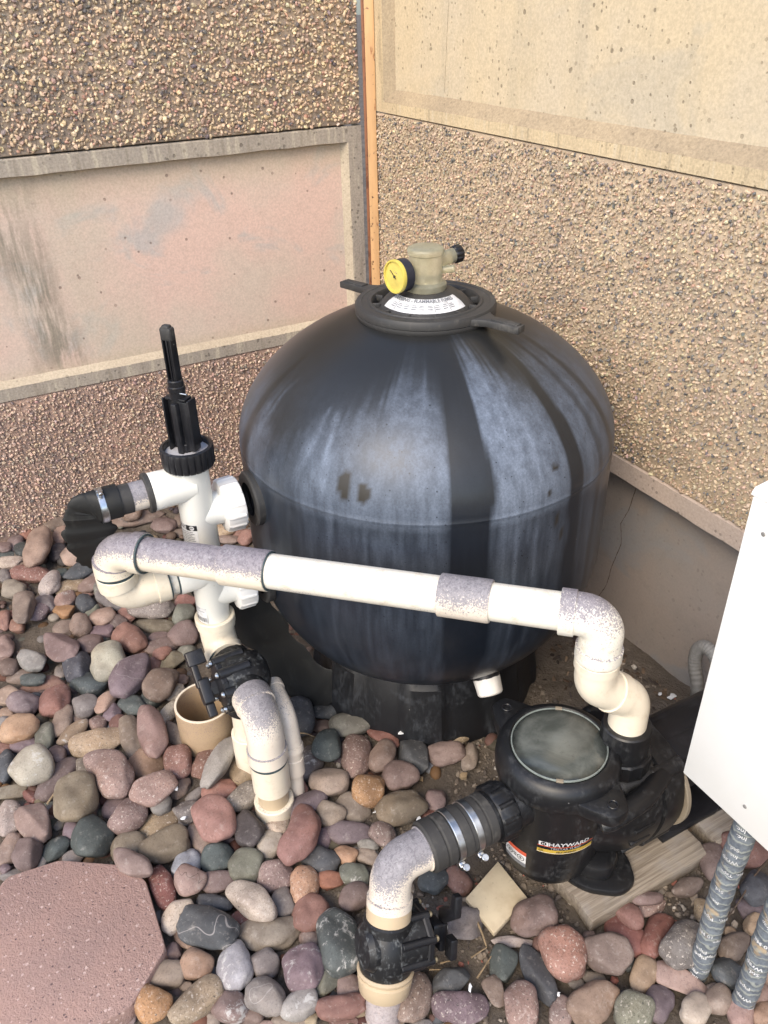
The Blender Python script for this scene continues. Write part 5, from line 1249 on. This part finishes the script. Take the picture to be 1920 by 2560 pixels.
def ico(sub):
    bm = bmesh.new(); bmesh.ops.create_icosphere(bm, subdivisions=sub, radius=1.0); bm.verts.index_update()
    V = np.array([v.co[:] for v in bm.verts]); F = [[v.index for v in f.verts] for f in bm.faces]; bm.free(); return V, F
IV, IF = ico(4)
def stone_shape(kind, seed):
    r = np.random.default_rng(seed); V = IV.copy(); N = len(V)
    pw = r.uniform(2.0, 2.5) if kind != 'a' else 2.3
    rad = 1 / (np.abs(V) ** pw).sum(1) ** (1 / pw)
    off = r.uniform(0, 50, 3)
    f1 = np.array([mnoise.noise(Vector(v * 0.9 + off)) for v in V]); f2 = np.array([mnoise.noise(Vector(v * 2.1 + off)) for v in V]); f3 = np.array([mnoise.noise(Vector(v * 6 + off)) for v in V])
    amp = (.25, .085, .010) if kind in 'ok' else (.20, .10, .035)
    rad *= 1 + amp[0] * f1 + amp[1] * f2 + amp[2] * f3
    if kind in 'ar':
        n = r.normal(size=(11, 3)); n /= np.linalg.norm(n, axis=1)[:, None]; d = r.uniform(.62, .92, 11)
        q = V @ n.T; lim = np.where(q > .05, d / np.maximum(q, .05), 9.0)
        k = 26.0; allr = np.concatenate([lim, rad[:, None]], 1); rad = -np.log(np.exp(-k * np.minimum(allr, 2.5)).sum(1)) / k
        rad *= 1 + .018 * f3
    if kind == 'k':
        a = np.arctan2(V[:, 1], V[:, 0]); rad *= 1 - .30 * np.exp(-((np.abs(np.angle(np.exp(1j * (a - 1.45))))) / .55) ** 2) * (1 - V[:, 2] ** 2)
    if kind == 'o' and seed % 2:
        n = r.normal(size=(8, 3)); n /= np.linalg.norm(n, axis=1)[:, None]; d = r.uniform(.78, .98, 8)
        q = V @ n.T; lim = np.where(q > .05, d / np.maximum(q, .05), 9.0); k = 15.0
        rad = -np.log(np.exp(-k * np.minimum(np.concatenate([lim, rad[:, None]], 1), 2.5)).sum(1)) / k
    P = V * rad[:, None]
    P -= (P.max(0) + P.min(0)) / 2; P /= (P.max(0) - P.min(0)) / 2
    me = bpy.data.meshes.new('river_stone'); me.from_pydata(P.tolist(), [], IF); me.polygons.foreach_set('use_smooth', [True] * len(IF))
    return me
SHAPES = {'o': [stone_shape('o', 100 + i) for i in range(12)], 'a': [stone_shape('a', 200 + i) for i in range(8)], 'k': [stone_shape('k', 300 + i) for i in range(2)]}
TEX = {'s': 'speckled', 'v': 'veined', 'l': 'lichen', 'c': 'cracked', 'r': 'rough', 'w': 'wet'}
meshcache = {}
def shaped(kind, i, tex):
    key = (kind, i, tex)
    if key not in meshcache:
        me = SHAPES[kind][i].copy(); me.materials.append(M['stone_' + tex]); meshcache[key] = me
    return meshcache[key]

def jac(p):
    e = 1e-4; b = to_px(p)[:2]
    return np.stack([(to_px(p + np.eye(3)[i] * e)[:2] - b) / e for i in range(3)], 1)      # 2 x 3
stones = []
rs = random.Random(5)
for (ox, oy, sc, txt) in TILES:
    for item in txt.split(';'):
        q = item.split(); x, y, w, h, a = (float(v) for v in q[:5]); key = q[5]; ex = q[6] if len(q) > 6 else ''
        px, py = ox + x / sc, oy + y / sc
        stones.append(dict(px=px, py=py, w=w / sc, h=h / sc, a=math.radians(a), key=key, ex=ex))
placed = []
for s in stones:
    px, py = s['px'], s['py']
    ca, sa = math.cos(s['a']), -math.sin(s['a'])
    Rm = np.array([[ca, -sa], [sa, ca]])
    S = Rm @ np.diag([(s['w'] / 2) ** 2, (s['h'] / 2) ** 2]) @ Rm.T
    zc = .03
    for it in range(4):
        p = ground_at(px, py, zc); J = jac(p); dep = to_px(p)[2]
        fh = unit(np.array([p[0] - CAM[0], p[1] - CAM[1], 0])); rh = np.array([-fh[1], fh[0], 0])
        Jh = np.stack([J @ rh, J @ fh], 1); jz = J @ EZ
        mn = min(s['w'], s['h']) / 2 * dep / FPX
        for kz in (.74, .66, .58, .5, .4):
            Q = np.linalg.inv(Jh) @ (S - (kz * mn) ** 2 * np.outer(jz, jz)) @ np.linalg.inv(Jh).T
            ev, U = np.linalg.eigh((Q + Q.T) / 2)
            if ev[0] > (.62 * mn) ** 2: break
        ev = np.maximum(ev, (.45 * mn) ** 2)
        zs = kz * mn
        zc = zs * .92 + ground_h(p[0], p[1]) + (.040 if 'u' in s['ex'] else 0)
    a1, b1 = math.sqrt(ev[1]), math.sqrt(ev[0])
    d = rh * U[0, 1] + fh * U[1, 1]
    placed.append(dict(s, p=p, a1=a1, b1=b1, c1=zs, yaw=math.atan2(d[1], d[0])))
# where two stones would share the same place, let the one listed later (seen on top) ride up along its sight line
for it in range(3):
    for i, A in enumerate(placed):
        for B in placed[i + 1:]:
            dxy = np.linalg.norm((A['p'] - B['p'])[:2])
            ra = (A['a1'] + A['b1']) / 2 * .94; rb_ = (B['a1'] + B['b1']) / 2 * .94
            ov = ra + rb_ - dxy
            if ov > .004 and abs(A['p'][2] - B['p'][2]) < (A['c1'] + B['c1']) * .8:
                t = A if A['p'][2] > B['p'][2] + .004 else B
                k = min(.006, ov * .25); o2 = B if t is A else A
                v = unit(CAM - t['p']); t['p'] = t['p'] + v * (k / v[2]) * .7
                v = unit(CAM - o2['p']); 
                if o2['p'][2] > .005: o2['p'] = o2['p'] - v * (k / v[2]) * .5
objs = []
for i, s in enumerate(placed):
    ex = s['ex']; kind = 'a' if 'a' in ex else ('k' if 'k' in ex else 'o')
    tex = next((TEX[c] for c in ex if c in TEX), 'plain')
    me = shaped(kind, rs.randrange(len(SHAPES[kind])), tex)
    o = bpy.data.objects.new('river_stone', me); COL.objects.link(o)
    o.location = s['p']; yaw = s['yaw'] + (PI if (kind != 'k' and rs.random() < .5) else 0)
    o.rotation_euler = (0, 0, yaw); f = 1.065 if kind == 'o' else 1.09
    o.scale = (s['a1'] * f, s['b1'] * f, s['c1'] * f)
    c = np.array(PALETTE[s['key']][0]) * rs.uniform(.88, 1.14) * np.array([1 + rs.gauss(0, .03), 1, 1 + rs.gauss(0, .03)])
    c = (c * .90 + .10 * c.mean()) * np.array([.95, .93, .92])
    o.color = (*np.clip(c, .01, .9), 1)
    o['category'] = 'stone'; o['group'] = 'river stones covering the ground'
    objs.append(o)

# labels: look first, then the nearest thing one can find, then the nearest distinctive stone
MARKS = [('the pink stepping stone', (1.62, -1.55)), ('the pink stepping stone', (1.90, -1.60)), ('the pink stepping stone', (1.76, -1.48)), ('the open pipe stub', (1.296, -1.214)), ('the chalky downpipe', (1.606, -1.15)),
         ('the black front valve', (2.09, -1.09)), ('the front reducer collar', (2.13, -1.13)), ('the beige tile', (2.06, -.815)), ('the nearer board', (2.20, -.66)), ('the nearer board', (2.22, -.42)), ('the taped pipe', (2.39, -.549)),
         ('the tank foot', (1.56, -.80)), ('the waste hose', (1.27, -1.40)), ('the cream elbow', (1.36, -1.36)), ('the left wall', (.05, -1.3)), ('the left wall', (.05, -.9)), ('the tank side', (1.05, -1.05)),
         ('the white valve', (1.25, -1.15)), ('the ribbed coupling', (2.03, -.92)), ('the chalky suction elbow', (1.98, -1.05))]
def shape_word(s):
    r = max(s['w'], s['h']) / min(s['w'], s['h'])
    if 'a' in s['ex']: return 'angular'
    if 'k' in s['ex']: return 'kidney-shaped'
    return 'round' if r < 1.22 else ('oval' if r < 1.75 else 'long')
def size_word(s):
    q = math.sqrt(s['a1'] * s['b1'])
    return 'big ' if q > .056 else ('' if q > .036 else 'small ')
TW = {'s': 'speckled ', 'v': 'veined ', 'l': 'blotchy ', 'c': 'cracked ', 'r': 'rough ', 'w': 'wet '}
def where(d):
    if abs(d[0]) > abs(d[1]): return 'right of' if d[0] > 0 else 'left of'
    return 'below' if d[1] > 0 else 'above'
def short(s): return PALETTE[s['key']][1] + ' ' + shape_word(s)
def look(s): return size_word(s) + next((TW[c] for c in s['ex'] if c in TW), '') + short(s)
mpx = [(n, to_px((m[0], m[1], .03))[:2]) for n, m in MARKS]
PXY = np.array([[s['px'], s['py']] for s in placed])
labels = [None] * len(placed); taken = {}
for tries in range(6):
    todo = [i for i in range(len(placed)) if labels[i] is None]
    prop = {}
    for i in todo:
        s, c = placed[i], PXY[i]
        n, m = min(mpx, key=lambda q: np.linalg.norm(q[1] - c)); dm = c - m
        near = ('by ' if np.linalg.norm(dm) < 130 else where(dm) + ' ') + n
        nb = [j for j in np.argsort(np.linalg.norm(PXY - c, axis=1)) if j != i and placed[j]['key'] != s['key']][tries]
        l = '%s stone %s, %s a %s one' % (look(s), near, where(c - PXY[nb]), short(placed[nb]))
        if len(l.split()) > 16: l = l.replace('stepping stone', 'slab').replace('the left wall', 'left wall')
        if len(l.split()) > 16: l = '%s stone %s, %s a %s one' % (look(s), near, where(c - PXY[nb]), PALETTE[placed[nb]['key']][1])
        if len(l.split()) > 16: l = '%s stone %s a %s one' % (look(s), where(c - PXY[nb]), short(placed[nb]))
        l = l.replace('left of the left wall', 'by the left wall').replace('right of the left wall', 'near the left wall').replace(' a olive', ' an olive').replace(' a orange', ' an orange').replace('a angular', 'an angular')
        if len(l.split()) > 16: l = l.replace('small ', '', 1).replace('big ', '', 1)
        if len(l.split()) > 14 and tries == 5: l = '%s stone %s, %s a %s one' % (short(s), near, where(c - PXY[nb]), PALETTE[placed[nb]['key']][1])
        prop.setdefault(l, []).append(i)
    for l, ii in prop.items():
        if l in taken: continue
        if len(ii) == 1 or tries == 5:
            for k, i in enumerate(sorted(ii, key=lambda j: PXY[j][0])): labels[i] = l if len(ii) == 1 else l + (', left one' if k == 0 else ', right one')
            taken[l] = 1
for i, l in enumerate(labels):
    if l is None: labels[i] = '%s stone %d px' % (look(placed[i]), i)
for o, l in zip(objs, labels): o['label'] = l
HAND = {  # a few that anyone would pick out by look alone
 (1120, 1405, 0): 'big purple grey stone with a thin white vein, left of the black T handle', (930, 1290, 0): 'pale grey green round stone, the palest big one left of the black handle',
 (620, 1005, 360): 'big salmon red stone with a dark damp stain, left below the chalky downpipe', (790, 1042, 1180): 'big wet pinkish red granite stone with black pits below the beige tile'}
for o, s in zip(objs, placed):
    for (hx, hy, hox), l in HAND.items():
        for (ox, oy, sc, _t) in TILES:
            if ox == hox and abs(ox + hx / sc - s['px']) < .01 and abs(oy + hy / sc - s['py']) < .01: o['label'] = l

# small stones filling the gaps: nobody could count them
PV, PF = ico(2); PF = np.array(PF)
r = np.random.default_rng(77)
def in_soil(x, y): return (x > 1.70 and y > -1.0 + .10 * math.sin(x * 9)) or (x > 2.0 and x < 2.32 and y > -1.02) or (x > 1.35 and y > -.45)
def on_things(x, y):
    return ((x - TX) ** 2 + (y - TY) ** 2 < .30 ** 2) or ((x - 1.71) ** 2 + (y + 1.67) ** 2 < .19 ** 2) or ((x - SC[0]) ** 2 + (y - SC[1]) ** 2 < .10 ** 2)
pts = []
while len(pts) < 3200:
    x, y = r.uniform(.02, 3.0), r.uniform(-2.5, -.02)
    if in_soil(x, y) or on_things(x, y): continue
    pts.append((x, y))
pts = np.array(pts); n = len(pts)
L_ = r.uniform(.010, .026, n); scl = np.stack([L_, L_ * r.uniform(.6, .95, n), L_ * r.uniform(.5, .8, n)], 1)
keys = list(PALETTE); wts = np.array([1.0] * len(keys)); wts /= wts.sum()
col = np.array([PALETTE[keys[k]][0] for k in r.choice(len(keys), n, p=wts)]) * r.uniform(.22, .55, (n, 1))  # palette dimmed: shade of the gaps put into the stones' own colour
rot = np.zeros((n, 3, 3)); ang = r.uniform(0, 2 * PI, n); rot[:, 0, 0] = np.cos(ang); rot[:, 0, 1] = -np.sin(ang); rot[:, 1, 0] = np.sin(ang); rot[:, 1, 1] = np.cos(ang); rot[:, 2, 2] = 1
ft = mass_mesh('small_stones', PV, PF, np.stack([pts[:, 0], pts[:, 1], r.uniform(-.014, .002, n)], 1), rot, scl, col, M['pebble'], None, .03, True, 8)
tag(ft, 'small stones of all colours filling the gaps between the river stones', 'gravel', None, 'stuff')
# grit and crumbs on the bare soil
pts = []
while len(pts) < 4200:
    x, y = r.uniform(1.5, 2.75), r.uniform(-1.25, -.01)
    if mnoise.noise((x * 6, y * 6, 9.0)) + .25 < r.random() * .8: continue
    pts.append((x, y))
pts = np.array(pts); n = len(pts); L_ = np.exp(r.normal(math.log(.0042), .5, n)).clip(.0015, .012); scl = np.stack([L_, L_ * .8, L_ * .6], 1)
pal = np.array([(.20, .165, .13), (.13, .105, .085), (.27, .23, .19), (.30, .12, .09), (.36, .33, .29), (.09, .075, .065)]); col = pal[r.choice(6, n, p=[.34, .24, .2, .05, .05, .12])] * r.uniform(.7, 1.2, (n, 1))
gz_ = np.array([ground_h(a, b) for a, b in pts])
gt = mass_mesh('grit', ico_v, ico_f, np.stack([pts[:, 0], pts[:, 1], gz_ + L_ * .2], 1), rand_rot(n, r), scl, col, M['pebble'], None, .14, False, 9)
tag(gt, 'loose grit and crumbs scattered over the bare soil round the pump', 'grit', None, 'stuff')

# dead leaves and bark bits along the wall behind the tank
n = 260; pts = np.stack([r.uniform(1.45, 2.15, n), -np.abs(r.normal(.05, .14, n)) - .01], 1); pts = pts[pts[:, 1] > -.5]; n = len(pts)
L_ = r.uniform(.005, .017, n); gz_ = np.array([ground_h(a, b) for a, b in pts])
pal = np.array([(.07, .045, .03), (.11, .075, .05), (.045, .035, .03), (.17, .12, .08)]); rt = np.zeros((n, 3, 3))
an = r.uniform(0, 2 * PI, n); rt[:, 0, 0] = np.cos(an); rt[:, 0, 1] = -np.sin(an); rt[:, 1, 0] = np.sin(an); rt[:, 1, 1] = np.cos(an); rt[:, 2, 2] = 1; rt[:, 2, 0] = r.normal(0, .25, n)
lf = mass_mesh('leaf_litter', ico_v, ico_f, np.stack([pts[:, 0], pts[:, 1], gz_ + .003], 1), rt, np.stack([L_, L_ * r.uniform(.25, .6, n), np.full(n, .0015)], 1), pal[r.integers(0, 4, n)], M['pebble'], None, .15, False, 12)
tag(lf, 'dark dead leaves and bark bits on the soil along the right wall', 'leaf litter', None, 'stuff')

# white scraps, red chips, twigs and roots
def scrap(px, py, size, lab, seed, mat='scrap', z=None, name='plastic_scrap', cat='scrap'):
    p = ground_at(px, py, .008 if z is None else z); r = np.random.default_rng(seed); k = 7
    a = np.linspace(0, 2 * PI, k, endpoint=False) + r.normal(0, .2, k); q = size * r.uniform(.35, 1.0, k)
    mb = MB(); prism(mb, [(c * math.cos(t), .6 * c * math.sin(t)) for c, t in zip(q, a)], 0, .0035 if mat == 'scrap' else size * .7, p, rotz(r.uniform(0, 6)) @ axes((1, 0, r.normal(0, .25)), (0, 1, 0), (-r.normal(0, .2), 0, 1)) if False else rotz(r.uniform(0, 6)), .0008)
    return tag(mb.build(name, M[mat], None, 40, origin=tuple(p)), lab, cat)
scrap(1679, 1742, .022, 'torn white scrap on the soil behind the pump, near the wall crack', 1, z=.012)
scrap(1650, 1736, .013, 'narrow white sliver left of the torn scrap behind the pump', 2, z=.012)
scrap(944, 2028, .018, 'white scrap beside the olive stone left of the rubber coupling', 3, z=.02)
scrap(1047, 2052, .016, 'bluish white scrap tucked against the top of the chalky suction elbow', 4, z=.02)
scrap(1344, 2199, .009, 'tiny white crumb below the pump pot, near the beige tile', 5)
scrap(1395, 2485, .010, 'tiny white chip between stones at the bottom middle', 6)
scrap(441, 1972, .014, 'white scrap between the pink and the dark angular stones left of the downpipe', 7, z=.05)
scrap(459, 2046, .014, 'white scrap beside the tan speckled stone, lower of the pair', 8, z=.05)
scrap(1175, 2468, .012, 'white crumb on the flank of the dark slate angular stone at the bottom', 9, z=.03)
scrap(1004, 1832, .013, 'crumpled white scrap against the foot of the tank', 10, z=.05)
scrap(1160, 1945, .018, 'dull red stone chip on the bare soil left of the pump', 11, 'label_red' if False else 'red_chip' if 'red_chip' in M else 'twig', name='stone_chip', cat='chip')
scrap(1055, 1950, .012, 'small red stone chip right of the mauve round stone by the soil', 12, 'twig', name='stone_chip', cat='chip')
def twig(name, pts, rad, lab, mat='twig'):
    P = np.array([ground_at(x, y, z) for x, y, z in pts]); mb = MB(); sweep(mb, smooth_path(P, 24), np.linspace(rad, rad * .5, 24), 8)
    return tag(mb.build(name, M[mat], None, 60, origin=tuple(P[0])), lab, 'twig' if mat == 'twig' else 'root')
twig('twig', [(1175, 2270, .012), (1200, 2320, .016), (1216, 2365, .012)], .0035, 'pale straw-like twig along the lower left edge of the beige tile')
twig('twig', [(1178, 2394, .010), (1217, 2368, .012)], .0022, 'thin twig pointing up right, below the beige tile')
twig('twig', [(1193, 2445, .010), (1232, 2385, .012)], .0022, 'thin dark twig slanting across the soil beside the dark green stone')
twig('twig', [(1100, 2408, .010), (1134, 2400, .012)], .0020, 'short pale straw lying on the soil right of the black front valve')
twig('twig', [(1073, 2424, .012), (1102, 2424, .012)], .0020, 'short level straw just above the dark slate angular stone')
twig('twig', [(118, 2010, .045), (145, 1970, .055), (174, 1932, .06)], .0028, 'brown twig lying across the olive stone at the left')
twig('twig', [(735, 1832, .06), (765, 1834, .062), (786, 1842, .05)], .0020, 'thin pale stem curving right from the stepped white pipe')
twig('root', [(1920, 2150, .05), (1890, 2185, .06), (1850, 2250, .05), (1815, 2300, .02)], .0026, 'long dark root bending down behind the taped pipe', 'root')
